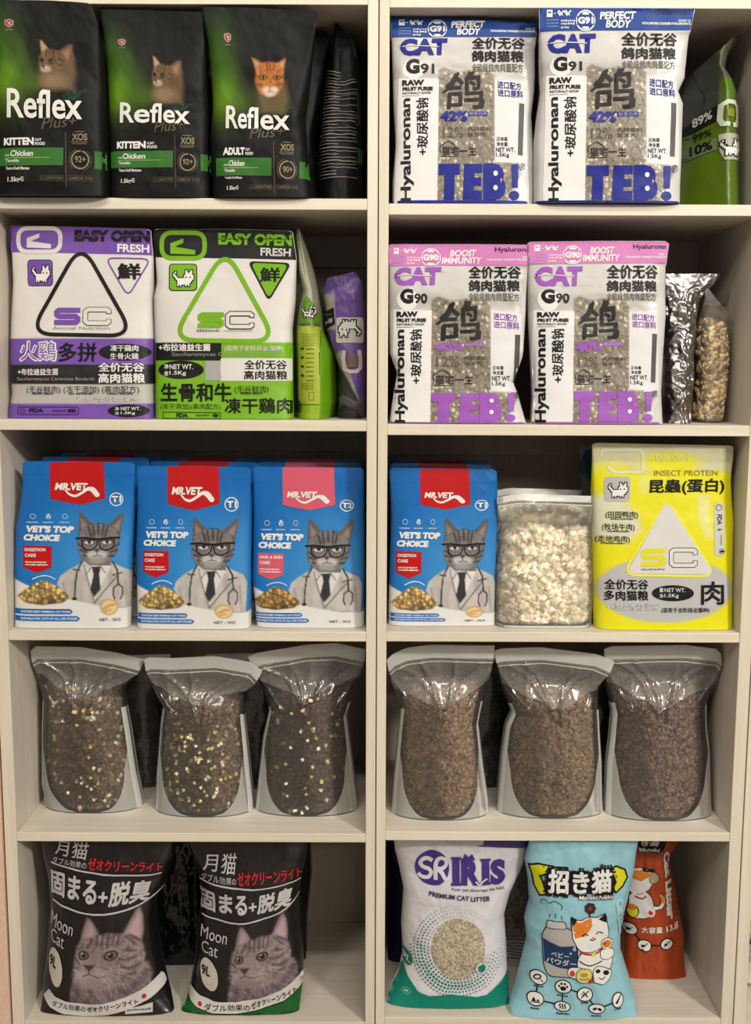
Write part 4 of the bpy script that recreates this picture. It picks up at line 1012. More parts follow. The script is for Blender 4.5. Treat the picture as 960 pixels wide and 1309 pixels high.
# ---- black pouches with green bands
GB = (48, 108, 34); GOLD = (146, 132, 98)
def rfx_art(kind, pct):
    A = Art(0, 0, 4)
    A.part = 'lettering'
    A.text('Reflex', [(38, 452), (422, 500), (418, 600), (34, 590)] if 0 else [(36, 448), (420, 470), (420, 612), (32, 600)], (232, 230, 224), 3, .018)
    A.text('Plus+', [(226, 598), (395, 592), (386, 644), (210, 660)], (96, 88, 66), 3, .0)
    A.text(kind, (15, 702, 172, 741), (232, 230, 224), 3, .05); A.text('CAT', (178, 707, 212, 720), (220, 218, 210), 3, .04); A.text('FOOD', (178, 726, 230, 742), (220, 218, 210), 3, .04)
    A.part = 'green_band'; A.rect(-26, 755, 324, 846, GB, 1); A.poly([(478, 770), (552, 770), (554, 862), (478, 860)], GB, 1)
    A.part = 'lettering'
    A.text('Chicken', [(54, 768), (172, 768), (168, 798), (50, 798)], (226, 228, 216), 3, .02); A.text('with', (20, 786, 48, 796), (210, 214, 200), 3, .02); A.line([(20, 806), (255, 806)], 3, (150, 176, 130), 3); A.text('Tavuklu', (25, 812, 97, 828), (214, 218, 204), 3, .03)
    A.text('Yavru Kedi Maması' if kind == 'KITTEN' else 'Yetişkin Kedi Maması', (28, 852, 152, 868), (214, 212, 206), 3, .03)
    A.text('1.5kg', (40, 906, 104, 936), (226, 224, 218), 3, .02); A.ring(117, 916, 9, 10, 3, (226, 224, 218), 3, 12, 40, 320); A.rect(108, 915, 124, 918, (226, 224, 218), 3)
    A.line([(334, 672), (340, 955)], 3, (96, 88, 66), 2)
    A.text('XOS', (368, 682, 445, 718), GOLD, 3, .03); A.tiny(380, 670, 432, 676, GOLD, 3, 2); A.tiny(364, 722, 445, 728, GOLD, 3, 3); A.tiny(370, 732, 440, 737, GOLD, 3, 4)
    A.ring(408, 816, 42, 45, 7, GOLD, 2, 30, -75, 275); A.ring(408, 816, 54, 58, 2.5, (110, 98, 72), 2, 30, 130, 250); A.ring(408, 816, 54, 58, 2.5, (110, 98, 72), 2, 30, -50, 70); A.text(pct, (382, 798, 436, 830), GOLD, 3, .02)
    for t, x0, x1 in (('L-CARNITINE', 212, 322), ('OMEGA 3+6', 352, 466)):
        A.line([(x0-4, 898), (x1+4, 900), (x1+4, 926), (x0-4, 924)], 2, (88, 80, 58), 2, closed=True); A.text(t, (x0+2, 904, x1-2, 919), (110, 102, 76), 3, .01)
    A.part = 'shield_emblem'; A.poly([(22, 104), (46, 97), (70, 106), (68, 128), (46, 142), (26, 128)], (176, 150, 150), 2); A.poly([(28, 108), (46, 102), (64, 110), (61, 126), (46, 136), (31, 125)], (150, 42, 50), 3); A.line([(36, 112), (56, 116), (42, 122), (56, 128)], 4, (220, 200, 196), 4); A.tiny(30, 148, 66, 154, (140, 150, 120), 2, 3)
    return A
def rfx_paint(adult):
    def f(X, Y):
        x = X*4; y = Y*4
        p = Pic(x, y, (17, 17, 17))
        p.on(np.exp(-((x-20)/120)**2-((y-390)/180)**2), (112, 160, 32), .95); p.on(np.exp(-((x+10)/110)**2-((y-180)/170)**2), (56, 96, 24), .8)
        p.on(np.exp(-((x-160)/110)**2-((y-430)/70)**2), (84, 120, 26), .6)
        if not adult: p.line([(90, 200), (150, 330), (175, 440)], 30, (90, 130, 40), 26, .25)
        for P in ([(375, 505), (345, 478), (325, 490)], [(378, 505), (385, 455)], [(380, 505), (410, 470), (438, 458)], [(376, 505), (350, 500), (322, 505)]): p.line(P, 9, (24, 84, 62), 4, .9)
        fur = fbm(x/16, y/9, 5)*.6+fbm(x/6, y/12, 6)*.4
        if adult:
            B = np.array([190, 118, 60.])
            p.on(m_poly(x, y, [(250, 400), (262, 500), (400, 510), (420, 420), (400, 330), (250, 320)], 22), (112, 96, 62), .9)
            p.poly([(222, 205), (252, 218), (300, 250), (250, 300)], (170, 112, 62), 5); p.poly([(398, 205), (372, 220), (330, 250), (385, 300)], (170, 112, 62), 5)
            p.poly([(232, 222), (262, 238), (258, 268)], (214, 160, 130), 6); p.poly([(390, 222), (360, 240), (374, 270)], (214, 160, 130), 6)
            m = m_poly(x, y, [(246, 270), (262, 236), (310, 228), (362, 234), (384, 272), (388, 330), (360, 386), (312, 406), (262, 384), (240, 330)], 6)[:, None]; p.c = p.c*(1-m)+(B*(.6+.75*fur[:, None]))*m
            for P in ([(300, 232), (304, 270)], [(318, 230), (318, 272)], [(338, 234), (332, 270)], [(250, 300), (275, 312)], [(380, 300), (352, 312)], [(252, 340), (276, 340)], [(380, 340), (356, 340)]): p.line(P, 7, (120, 60, 24), 4, .8)
            for cx in (282, 352): p.ell(cx, 306, 20, 12, (60, 34, 20), .25); p.ell(cx, 306, 15, 9, (168, 128, 48), .2); p.ell(cx, 306, 5, 8, (16, 12, 10), .3)
            p.ell(300, 368, 24, 18, (226, 206, 184), .35); p.ell(334, 368, 24, 18, (226, 206, 184), .35); p.ell(317, 390, 26, 12, (222, 204, 186), .4); p.poly([(306, 344), (328, 344), (317, 358)], (190, 104, 88), 3)
            p.line([(317, 358), (317, 372), (304, 378)], 3, (90, 50, 40), 2); p.line([(317, 372), (331, 378)], 3, (90, 50, 40), 2)
        else:
            p.on(m_poly(x, y, [(205, 330), (195, 440), (380, 470), (390, 370), (380, 290), (300, 270)], 16), (104, 84, 60)); p.ell(275, 415, 62, 42, (146, 124, 92), .5, .8)
            p.poly([(202, 203), (214, 206), (250, 250), (214, 290)], (186, 150, 122), 5); p.poly([(372, 228), (350, 226), (296, 262), (330, 330), (378, 300)], (112, 82, 60), 6); p.poly([(362, 242), (318, 270), (345, 308)], (164, 120, 96), 9)
            m = m_poly(x, y, [(200, 290), (214, 262), (260, 248), (310, 262), (330, 310), (312, 350), (264, 376), (222, 366), (200, 330)], 6)[:, None]; p.c = p.c*(1-m)+(np.array([124, 98, 68.])*(.5+.85*fur[:, None]))*m
            for P in ([(238, 252), (232, 290)], [(256, 250), (252, 286)], [(276, 252), (272, 290)], [(300, 300), (320, 310)], [(296, 330), (314, 334)]): p.line(P, 6, (52, 38, 28), 4, .8)
            p.ell(214, 306, 9, 13, (24, 20, 18), .3); p.ell(264, 312, 17, 14, (24, 20, 18), .25); p.ell(266, 311, 12, 10, (120, 116, 70), .3); p.ell(264, 310, 6, 8, (14, 12, 12), .3)
            p.ell(234, 352, 26, 17, (196, 176, 150), .4); p.ell(222, 338, 8, 6, (70, 44, 40), .3); p.line([(222, 344), (226, 356), (244, 358)], 3, (60, 44, 38), 2)
        return p.c
    return f
ART_K = rfx_art('KITTEN', '92+'); ART_AD = rfx_art('ADULT', '90+')
Z = ZL[1]; LR = 'black cat food pouches with green bands'
def rfx(label, L, R, T, y0, adult, mp, seed, **kw):
    return mk('cat_food_pouch', label, 'cat food', L, R, T, Z, y0, M_DARK, rfx_paint(adult), ART_AD if adult else ART_K, mp, LR, back=(24, 24, 24), inkm=M_INKD, h=.034, p=4, k=.02, wr=.0045, ws=(3, 4), seed=seed, **kw)
_, k1 = rfx('black pouch with a kitten picture cut off by the left edge of the photo',
    [(-8, 2), (-6, 60), (-7, 255)], [(117, 4), (126, 30), (131, 70), (134, 130), (137, 255)], [(-8, 2), (0, -1), (60, 0), (112, 4), (117, 8)], -.026, False, None, 51)
_, k2 = rfx('black pouch with a kitten picture, in the middle of the three upright black pouches',
    [(128, 12), (133, 60), (137, 120), (139, 255)], [(262, 16), (264, 60), (268, 150), (270, 255)], [(128, 14), (131, 12), (200, 13), (259, 16), (262, 19)], -.004, False,
    Map([(12, 156), (30, 171), (50, 195), (97, 235), (136, 271)], [(25, 50), (50, 71), (108, 125), (113, 131), (155, 160), (175, 180), (240, 241)]), 52)
_, k3 = rfx('black pouch with an adult orange cat picture on its front',
    [(258, 10), (266, 60), (271, 130), (268, 180), (271, 255)], [(406, 16), (402, 54), (396, 108), (390, 152), (393, 203), (399, 255)], [(258, 11), (262, 9), (330, 10), (402, 14), (406, 18)], -.012, True,
    Map([(4, 285), (12, 292), (55, 321), (99, 365), (136, 396)], [(25, 43), (50, 72), (102, 125), (110, 133), (155, 168), (175, 188), (189, 202), (211, 224), (230, 241), (250, 256)]), 53)
for r, w_ in ((k1, 'the leftmost kitten pouch'), (k2, 'the middle kitten pouch'), (k3, 'the orange cat pouch')):
    copy_tree(r, shift(r, .012, .1, -.0), 'second black pouch standing right behind '+w_, LR, ('lettering', 'green_band', 'shield_emblem'))
A = Art(230, 0, 3.69); GT = (120, 118, 112)
A.part = 'lettering'
rr = random.Random(4)
for i in range(34):
    y = 322+i*15.6; x0 = 695-(i/34)*50+rr.uniform(-6, 6); x1 = 832+rr.uniform(-8, 4); dip = 26*max(0, 1-i/14)
    P = [(x0+(x1-x0)*t, y+dip*math.sin(math.pi*t)*(1 if i < 14 else 0)+rr.uniform(-2, 2)) for t in np.linspace(0, 1, 7)]
    cut = rr.random()
    if cut < .3: P = P[:4]
    A.line(P, 3.6 if i % 4 else 5.5, GT, 2, smooth=True)
A.line([(690, 470), (835, 440), (838, 580), (828, 586)], 2.5, GT, 2)
A.part = 'green_band'; A.poly([(610, 690), (650, 684), (656, 762), (612, 772)], GB, 1); A.poly([(834, 690), (858, 690), (858, 762), (834, 762)], GB, 1)
def blk_paint(X, Y): return np.tile(np.array((15, 15, 16.)), (len(X), 1))
mk('cat_food_pouch', 'black pouch turned side-on, its narrow side full of small print', 'cat food',
   [(428, 30), (422, 60), (416, 100), (408, 150), (405, 190), (407, 256)], [(456, 56), (460, 90), (463, 140), (464, 256)], [(424, 34), (430, 30), (456, 56)], Z, .045, M_DARK, blk_paint, A, h=.075, p=3, e=.3, k=.1, wr=.005, seed=54, inkm=M_INKD, back=(24, 24, 24), group=None)
b = Bag([(404, 30), (404, 256)], [(468, 60), (469, 256)], [(404, 24), (440, 34), (468, 66)], Z, .2, h=.045, p=4, seed=55, wr=.004)  # black pouch added to stand for the dark shade in this corner
r = b.root('cat_food_pouch', 'black pouch added for the dark shade behind the side-on black pouch', 'cat food'); b.body(r, M_DARK, blk_paint, res=3, back=(24, 24, 24))

# ================================================================== row 4: clear zip pouches of dry food
DOY = [(0, .04), (.09, .06), (.14, .35), (.28, .8), (.5, .95), (.8, 1), (.93, 1.02), (1, .92)]
def doy(label, L, R, T, zb, bpy_, cols, core, seed, u0=.07, cube=None, k=.06, h=.05, top=.15, cat='bulk cat food', ksz=.0084, light=0., n=3000):
    y0 = depth_on(bpy_, zb, L[-1][0])
    b = Bag(L, R, T, zb, y0, h=h, p=2.3, k=k, e=.9, wr=.0022, ws=(3, 4), seed=seed, hv=DOY)
    # gathered folds fanning down from the zip towards the heap
    rr = np.random.RandomState(seed); F_ = [(rr.uniform(.15, .85), rr.uniform(-.35, .35), rr.uniform(.002, .004)) for _ in range(3)]
    V_ = [([(.12+rr.uniform(-.05, .05), .1), (.30, .2), (.5+rr.uniform(-.06, .06), .36+rr.uniform(-.06, .04)), (.68, .22), (.88, .1)], .0045), ([(.3+rr.uniform(-.08, .08), .1), (.42, .24), (.46, .40+rr.uniform(-.05, .03))], .005),
          ([(.72+rr.uniform(-.1, .1), .1), (.62, .22), (.54, .42)], .0045), ([(.03, .16), (.12, .30), (.2, .36)], .003), ([(.97, .16), (.9, .28), (.82, .36)], .003)]
    def prof(u, v):
        y = 0
        for c, s_, a in F_:
            d = u-(c+s_*(v-.1)); y = y - a*.8*np.exp(-(d/.028)**2)*np.clip((v-.08)/.05, 0, 1)*np.clip((.42-v)/.2, 0, 1)
        for P, a in V_: y = y - a*np.exp(-(m_seg(u, v*1.6, [(p[0], p[1]*1.6) for p in catmull(P, n=3)])/.016)**2)
        return y + .014*np.exp(-((v-.2)/.085)**2)*np.sin(np.pi*np.clip(u, 0, 1))**.7
    b.prof = prof
    r = b.root('dry_food_pouch', label, cat)
    def mass(v):
        q = np.sqrt(np.clip(1-np.clip((v-.66)/.335, 0, 1)**2.4, 0, 1)); wv = (.5-u0)*(.30+.70*q)
        wv = wv*np.clip(.86+.14*np.clip((v-top)/.12, 0, 1), 0, 1)
        return .5-wv, .5+wv, (v > top) & (v < .992)
    fill(b, r, n, ksz, 'kibble', cols, mass, core, 'dry_food_pieces', seed, depth=.004, off=.004, squash=(1, 1, .62))
    if cube: fill(b, r, cube[0], .0062, 'cube', cube[1], mass, None, 'mixed_in_bits', seed+50, depth=.001, off=.0022, squash=(1.25, .8, .9), sel=cube[2])
    fl = film(b, r, M_CLEAR)
    strip(b, fl, M_FROST, 0, .045, .34, 1, 'side_seal', nu=4); strip(b, fl, M_FROST, .955, 1, .34, 1, 'side_seal', nu=4)
    for s_ in (0, 1):
        vv = np.linspace(.62, .995, 30); a, bb, _ = mass(vv); a = np.maximum(a+.015, .045); t = np.linspace(.04, 1, 9) if True else 0
        a = .04+(a-.04)*np.clip((vv-.62)/.12, 0.02, 1)**.7; U = .04+(a[:, None]-.04)*np.linspace(0, 1, 9)[None]; U = 1-U if s_ else U; VV = np.repeat(vv[:, None], 9, 1)
        P = b.pos(U.ravel(), VV.ravel(), 0); P[:, 1] -= .0005; i = np.arange(29)[:, None]*9+np.arange(8)[None]
        mesh_obj('bottom_gusset', P, np.stack([i, i+9, i+10, i+1], -1).reshape(-1, 4), M_GUS, fl, b.org)
    U, VV = np.meshgrid(np.linspace(.01, .99, 61), np.linspace(0, 1, 15)); VV = .075+(top-.075+.02+.15*(1-np.abs(2*U-1)**1.4)+.02*(vn(U*9, U*0+seed)-.5)-.01)*VV
    P = b.pos(U.ravel(), VV.ravel(), 0); P[:, 1] -= .0005; i = np.arange(14)[:, None]*61+np.arange(60)[None]
    mesh_obj('hazy_headspace_film', P, np.stack([i, i+61, i+62, i+1], -1).reshape(-1, 4), M_HAZE, fl, b.org)
    strip(b, fl, M_FROST, 0, 1, 0, .075, 'top_seal', nu=40, nv=6); ridge(b, fl, M_FROST, [(.01, .1), (.5, .095), (.99, .1)], 'zip_closure', .0012)
    return b, r
DK = [(112, 92, 70), (126, 104, 80), (98, 80, 60), (140, 116, 88)]
BITS = [(236, 224, 186), (226, 206, 150), (232, 226, 200), (222, 208, 160), (200, 156, 100), (150, 160, 92), (214, 196, 132), (236, 228, 196)]
Z = ZL[4]
def band(u, v): return vn(u*5, v*7, 3) > .42
def band2(u, v): return (v > .42) | (vn(u*8, v*8, 5) > .75)
doy('clear pouch of dark mixed kibble, leftmost on its shelf', [(39, 829), (41, 845), (50, 874), (55, 890), (54, 930), (54, 1000), (58, 1028)], [(185, 842), (180, 858), (164, 870), (160, 885), (168, 930), (176, 985), (184, 1026)],
    [(39, 832), (46, 826), (103, 827), (150, 834), (185, 843)], Z, 1040, DK, (70, 52, 38), 61, cube=(85, BITS, band))
doy('clear pouch of dark mixed kibble, middle one of the three in the left unit', [(184, 842), (188, 860), (199, 888), (208, 903), (205, 925), (200, 990), (199, 1022)], [(335, 858), (327, 872), (312, 885), (314, 918), (321, 985), (325, 1028)],
    [(184, 843), (190, 840), (220, 841), (275, 838), (320, 846), (335, 857)], Z, 1045, DK, (70, 52, 38), 62, cube=(120, BITS+[(146, 164, 88)], band2))
doy('clear pouch of dark mixed kibble nearest the central seam', [(316, 838), (328, 858), (337, 885), (344, 905), (336, 940), (326, 1025)], [(467, 830), (465, 852), (454, 885), (444, 912), (450, 960), (458, 1022)],
    [(316, 840), (330, 834), (392, 824), (430, 822), (467, 830)], Z, 1044, [(100, 80, 64), (114, 90, 72), (88, 70, 56)], (72, 56, 44), 63, cube=(48, BITS, lambda u, v: v > .3))
Z = ZR[4]
LB = [(146, 120, 90), (158, 130, 98), (134, 108, 80), (168, 140, 108)]
doy('clear pouch of plain light brown kibble just right of the central seam', [(494, 842), (500, 870), (512, 903), (509, 930), (502, 1000), (499, 1038)], [(632, 826), (629, 858), (617, 898), (612, 922), (618, 975), (625, 1022)],
    [(494, 844), (502, 836), (520, 828), (551, 824), (632, 825)], Z, 1049, LB, (96, 72, 50), 64, top=.2)
doy('clear pouch of plain brown kibble, middle one of the three in the right unit', [(631, 831), (635, 850), (642, 882), (653, 908), (645, 925), (640, 960), (634, 1026)], [(785, 846), (775, 862), (764, 876), (766, 920), (769, 970), (771, 1030)],
    [(631, 832), (640, 829), (691, 827), (762, 836), (785, 845)], Z, 1047, [(140, 116, 88), (152, 124, 94), (128, 104, 78), (162, 134, 104)], (92, 70, 48), 65, top=.19)
doy('clear pouch of darker reddish kibble beside the right side wall', [(772, 829), (772, 850), (774, 880), (781, 908), (778, 940), (774, 970), (772, 1034)], [(922, 834), (918, 868), (903, 898), (903, 925), (907, 960), (910, 1038)],
    [(772, 830), (782, 826), (875, 824), (915, 829), (922, 836)], Z, 1050, [(124, 98, 82), (136, 108, 92), (112, 88, 74), (144, 118, 100)], (84, 62, 48), 66, top=.19, k=.1)
# second-row pouches; their kibble colours are darkened to paint in the shade
KIB_SHADE = [(50, 40, 34), (40, 32, 28), (58, 46, 38)]
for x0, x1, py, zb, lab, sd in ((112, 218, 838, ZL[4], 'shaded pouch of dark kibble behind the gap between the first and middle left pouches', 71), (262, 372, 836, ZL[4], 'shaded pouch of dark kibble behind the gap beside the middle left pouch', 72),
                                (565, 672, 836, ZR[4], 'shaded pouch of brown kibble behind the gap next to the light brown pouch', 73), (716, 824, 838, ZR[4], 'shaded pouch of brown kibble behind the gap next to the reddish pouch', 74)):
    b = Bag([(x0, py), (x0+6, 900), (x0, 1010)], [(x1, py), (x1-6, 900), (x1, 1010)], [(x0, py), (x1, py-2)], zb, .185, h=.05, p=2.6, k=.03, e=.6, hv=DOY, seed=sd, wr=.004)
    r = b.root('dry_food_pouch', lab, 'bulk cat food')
    fill(b, r, 1200, .007, 'kibble', KIB_SHADE, lambda v: (np.full(v.shape, .06), np.full(v.shape, .94), (v > .12) & (v < .985)), (40, 32, 28), 'dry_food_pieces', sd, off=.004)
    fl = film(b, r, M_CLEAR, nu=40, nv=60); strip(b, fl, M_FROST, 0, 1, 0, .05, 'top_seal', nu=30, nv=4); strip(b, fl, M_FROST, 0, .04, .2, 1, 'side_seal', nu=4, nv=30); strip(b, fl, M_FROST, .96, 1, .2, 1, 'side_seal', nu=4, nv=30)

# ================================================================== row 5: sacks of cat litter
MW = (204, 200, 198); MB = (24, 23, 24); CR2 = (214, 205, 190)
def moon_art(foot):
    A = Art(0, 1050, 4)
    A.part = 'lettering'
    A.text('月猫', [(290, 92), (462, 104), (440, 196), (280, 168)], MW, 3, .006)
    A.text('ダブル効果の', [(270, 180), (446, 208), (442, 242), (268, 214)], MW, 3, .006)
    A.text('ゼオクリーンライト', [(454, 182), (826, 214), (820, 268), (450, 246)], (206, 40, 50), 3, .035)
    A.line([(256, 216), (330, 232), (420, 252), (540, 272), (680, 282), (815, 283)], 8, MW, 2)
    A.text('固まる', [(252, 256), (506, 296), (492, 428), (250, 388)], MW, 3, .035); A.text('+', [(508, 352), (556, 356), (550, 410), (504, 406)], MW, 3, .03)
    A.text('脱臭', [(570, 310), (782, 308), (744, 424), (552, 436)], MW, 3, .035)
    A.line([(256, 422), (330, 444), (420, 464), (540, 470), (640, 460), (730, 430), (835, 362)], 9, MW, 2, smooth=True)
    A.text('Moon', [(252, 480), (380, 518), (368, 588), (244, 552)], MW, 3, .0); A.text('Cat', [(252, 566), (330, 590), (322, 660), (246, 630)], MW, 3, .0)
    A.part = 'size_oval'
    A.ell(276, 762, 40, 98, CR2, 2, rot=-.1); A.text('9L', [(246, 700), (288, 716), (280, 772), (240, 756)], (30, 24, 20), 4, .03)
    if foot: return A
    A.part = 'foot_band'
    P = [(220, 905), (262, 938), (330, 957), (430, 962), (540, 956), (650, 932), (750, 888), (818, 848)]
    A.line(P, 62, (214, 208, 202), 1, smooth=False)
    A.ell(732, 902, 11, 12, (190, 40, 50), 3)
    A.part = 'lettering'
    A.text('ダブル効果の', [(262, 930), (440, 944), (438, 974), (260, 958)], (28, 26, 26), 3, .012); A.text('ゼオクリーンライト', [(446, 944), (700, 912), (706, 938), (448, 972)], (28, 26, 26), 3, .035)
    A.part = 'maker_label'; A.poly([(640, 962), (776, 938), (778, 980), (640, 984)], (206, 200, 194), 1); A.tiny(650, 960, 768, 970, (60, 50, 48), 3, 3)
    return A
def moon_paint(foot):
    def f(X, Y):
        x = X*4; y = (Y-1050)*4
        p = Pic(x, y, MB)
        p.on(sstep(930-y+.35*np.abs(x-500)-20, 8), foot)
        fur = fbm(x/30, y/11, 5)*.5+fbm(x/8, y/26, 6)*.5; fur2 = fbm((x+y)/40, (x-y)/12, 8)
        body = [(352, 925), (362, 840), (388, 770), (430, 760), (700, 720), (748, 740), (770, 800), (760, 880), (650, 935), (480, 955)]
        m = m_poly(x, y, body, 8)[:, None]; p.c = p.c*(1-m)+np.array([134, 117, 119.])*(.55+.75*fur2[:, None])*m
        p.line([(400, 820), (390, 920)], 14, (60, 52, 54), 10, .5); p.line([(560, 900), (660, 880), (740, 800)], 20, (74, 66, 72), 14, .5); p.line([(470, 890), (430, 940)], 14, (66, 56, 58), 10, .5)
        for e, n in (([(406, 640), (420, 560), (446, 488), (466, 492), (492, 535), (512, 585), (470, 620)], [(428, 600), (452, 512), (468, 514), (490, 566), (460, 600)]),
                     ([(620, 590), (650, 530), (690, 462), (708, 454), (722, 500), (726, 570), (716, 650)], [(648, 570), (700, 478), (712, 500), (714, 590), (700, 630)])):
            p.poly(e, (134, 115, 117), 6); p.poly(n, (188, 156, 162), 12)
        p.line([(640, 580), (660, 545), (672, 560), (690, 520)], 5, (190, 175, 175), 4, .6)
        head = [(392, 640), (420, 600), (512, 578), (560, 568), (622, 572), (690, 600), (726, 650), (736, 700), (722, 770), (670, 830), (590, 862), (500, 868), (430, 840), (392, 790), (372, 760), (380, 700)]
        m = m_poly(x, y, head, 8)[:, None]; p.c = p.c*(1-m)+np.array([156, 136, 136.])*(.5+.85*fur[:, None])*m
        D = (52, 44, 46)
        for P in ([(500, 580), (492, 640), (470, 670)], [(530, 572), (520, 650)], [(556, 570), (548, 640)], [(585, 574), (574, 630)], [(470, 600), (450, 645)], [(612, 580), (600, 620)], [(640, 590), (690, 640)], [(660, 590), (710, 625)],
                  [(690, 700), (640, 712), (610, 705)], [(715, 740), (660, 752), (620, 742)], [(690, 780), (640, 790)], [(400, 720), (384, 700)], [(400, 660), (420, 640)], [(640, 660), (690, 670)]): p.line(P, 10, D, 6, .7, True)
        p.poly([(470, 640), (520, 640), (500, 735), (430, 738)], (150, 134, 132), 16, .6)
        p.ell(420, 790, 46, 34, (172, 156, 152), .5, .8); p.ell(510, 795, 72, 38, (168, 152, 150), .5, .8); p.ell(450, 838, 60, 22, (150, 134, 134), .5, .7)
        for cx, cy, rx, ry, ro in ((427, 686, 26, 21, .1), (566, 686, 34, 23, -.25)):
            p.ell(cx, cy, rx*1.3, ry*1.4, (178, 162, 158), .3, .5, ro); p.ell(cx, cy, rx*1.08, ry*1.12, (22, 18, 18), .14, 1, ro); p.ell(cx, cy, rx*.82, ry*.84, (134, 112, 92), .14, 1, ro); p.ell(cx, cy-1, rx*.42, ry*.62, (14, 12, 12), .2)
            p.ell(cx-6, cy-8, 5, 4, (230, 225, 220), .3)
        p.poly([(428, 735), (484, 738), (462, 764), (448, 764)], (72, 46, 46), 5); p.line([(455, 762), (454, 782), (425, 792)], 5, (58, 42, 42), 3); p.line([(454, 782), (500, 800), (540, 796)], 5, (66, 50, 50), 3, .8)
        for P in ([(520, 776), (600, 800), (640, 860)], [(520, 784), (580, 830), (600, 890)], [(530, 770), (620, 778), (690, 810)], [(515, 792), (560, 850), (570, 900)], [(410, 770), (370, 762)], [(410, 782), (368, 786)], [(412, 790), (376, 806)], [(535, 764), (640, 762)]): p.line(P, 2.5, (205, 196, 194), 2, .75, True)
        return p.c
    return f
Z = ZL[5]; LM = 'litter sacks with a grey tabby portrait'
SACK = [(0, .12), (.08, .4), (.25, .8), (.5, 1), (.8, 1), (.93, .8), (1, .35)]
def sack(name, label, L, R, T, zb, by, m, paint, art, mp, seed, group=None, back=(30, 30, 30), y0=None, **kw):
    kw = dict(dict(h=.055, p=2.6, k=.05, e=.6, wr=.007, ws=(4, 5), hv=SACK), **kw)
    yy = depth_on(by, zb, L[-1][0])-kw['h']*.2 if y0 is None else y0
    return mk(name, label, 'cat litter', L, R, T, zb, yy, m, paint, art, mp, group, back=back, seed=seed, **kw)
_, mo1 = sack('litter_sack', 'black litter sack with a grey cat portrait, at the left end of the bottom shelf',
    [(50, 1062), (52, 1085), (55, 1105), (60, 1132), (62, 1157), (58, 1212), (53, 1250), (50, 1292)], [(222, 1066), (222, 1095), (210, 1130), (199, 1150), (198, 1180), (203, 1215), (209, 1245), (216, 1270), (221, 1292)],
    [(50, 1066), (120, 1060), (222, 1068)], Z, 1294, M_SHINY, moon_paint((46, 26, 24)), moon_art(0), None, 81, LM)
MO2B, mo2 = sack('litter_sack', 'black litter sack with a grey cat portrait and green foot, nearer the central seam',
    [(236, 1062), (241, 1085), (249, 1108), (258, 1146), (252, 1172), (247, 1225), (239, 1277), (230, 1294)], [(396, 1062), (393, 1090), (388, 1110), (381, 1146), (383, 1181), (387, 1225), (387, 1254), (382, 1290)],
    [(236, 1062), (300, 1058), (396, 1064)], Z, 1293, M_SHINY, moon_paint(MB), moon_art(1), Map([(62, 256), (100, 298), (200, 383)], [(1075, 1090), (1118, 1140), (1155, 1170), (1220, 1226), (1290, 1290)], k=-.13, xc=300, k2=.07), 82, LM)
A = Art(220, 1050, 3.43)
A.part = 'foot_band'; A.line([(62, 772), (110, 802), (180, 818), (280, 820), (380, 803), (480, 772), (572, 722)], 46, (214, 208, 202), 1); A.ell(120, 812, 9, 9, (190, 40, 50), 3, 12)
A.part = 'foot_print'; A.poly([(0, 870), (20, 825), (62, 796), (110, 828), (180, 846), (280, 848), (380, 831), (480, 802), (575, 752), (580, 870)], (34, 96, 46), 0)
A.part = 'lettering'; A.text('ダブル効果の', [(140, 806), (342, 806), (342, 832), (140, 834)], (28, 26, 26), 3, .012); A.text('ゼオクリーンライト', [(346, 796), (536, 744), (542, 770), (348, 826)], (28, 26, 26), 3, .035)
MO2B.print(mo2, A)
def blk2_paint(X, Y):
    p = Pic(X, Y, (20, 20, 21)); return p.c
A = Art(0, 0, 1); A.part = 'lettering'
A.text('ゼオクリーン', [(206, 1118), (236, 1112), (236, 1124), (208, 1130)], (150, 30, 40), 3, .03)
sack('litter_sack', 'shaded black litter sack in the back row between the two cat portrait sacks', [(166, 1062), (176, 1120), (184, 1180), (190, 1242)], [(262, 1062), (258, 1120), (262, 1180), (268, 1242)],
     [(166, 1066), (262, 1064)], Z, 1235, M_SHINY, blk2_paint, A, None, 83, y0=.17, h=.05)
sack('litter_sack', 'shaded black litter sack behind the green-footed cat portrait sack', [(300, 1066), (300, 1225)], [(396, 1066), (398, 1120), (392, 1180), (391, 1225)],
     [(300, 1066), (396, 1064)], Z, 1235, M_SHINY, blk2_paint, None, None, 84, y0=.18, h=.05)

# white, purple and teal sack
A = Art(480, 1050, 4.364); IP = (74, 54, 132); TE = (16, 128, 108); IW = (224, 221, 224)
ART_IRIS = A
A.part = 'emblem'
A.ell(317, 262, 95, 100, IP, 1, 36)
A.line([(318, 222), (290, 208), (262, 216), (252, 240), (268, 260), (300, 272), (312, 292), (296, 318), (262, 318), (240, 300)], 22, IW, 3, smooth=True)
A.line([(338, 328), (338, 240), (360, 208), (392, 216), (394, 246), (372, 266), (352, 268), (372, 292), (392, 322), (412, 318)], 22, IW, 3, smooth=True)
A.part = 'lettering'
A.text('I', (430, 200, 470, 352), IP, 3, .06); A.text('R', (478, 208, 588, 354), IP, 3, .06); A.text('I', (592, 208, 634, 356), IP, 3, .06); A.text('S', (640, 214, 726, 364), IP, 3, .06)
A.poly([(486, 216), (500, 180), (518, 200), (540, 182), (556, 216)], IP, 3); A.line([(560, 330), (580, 352), (600, 330), (622, 318)], 10, IW, 4, smooth=True)
for x in (430, 592): A.rect(x-8, 200 if x < 500 else 208, x+50, (200 if x < 500 else 208)+14, IP, 3); A.rect(x-8, 340, x+50, 356, IP, 3)
A.text('Your pet deserves the best', [(422, 366), (722, 378), (720, 404), (420, 388)], (60, 50, 90), 3, .006)
A.text('PREMIUM CAT LITTER', [(302, 394), (640, 424), (638, 454), (300, 420)], (60, 50, 90), 3, .025)
A.part = 'dot_rings'
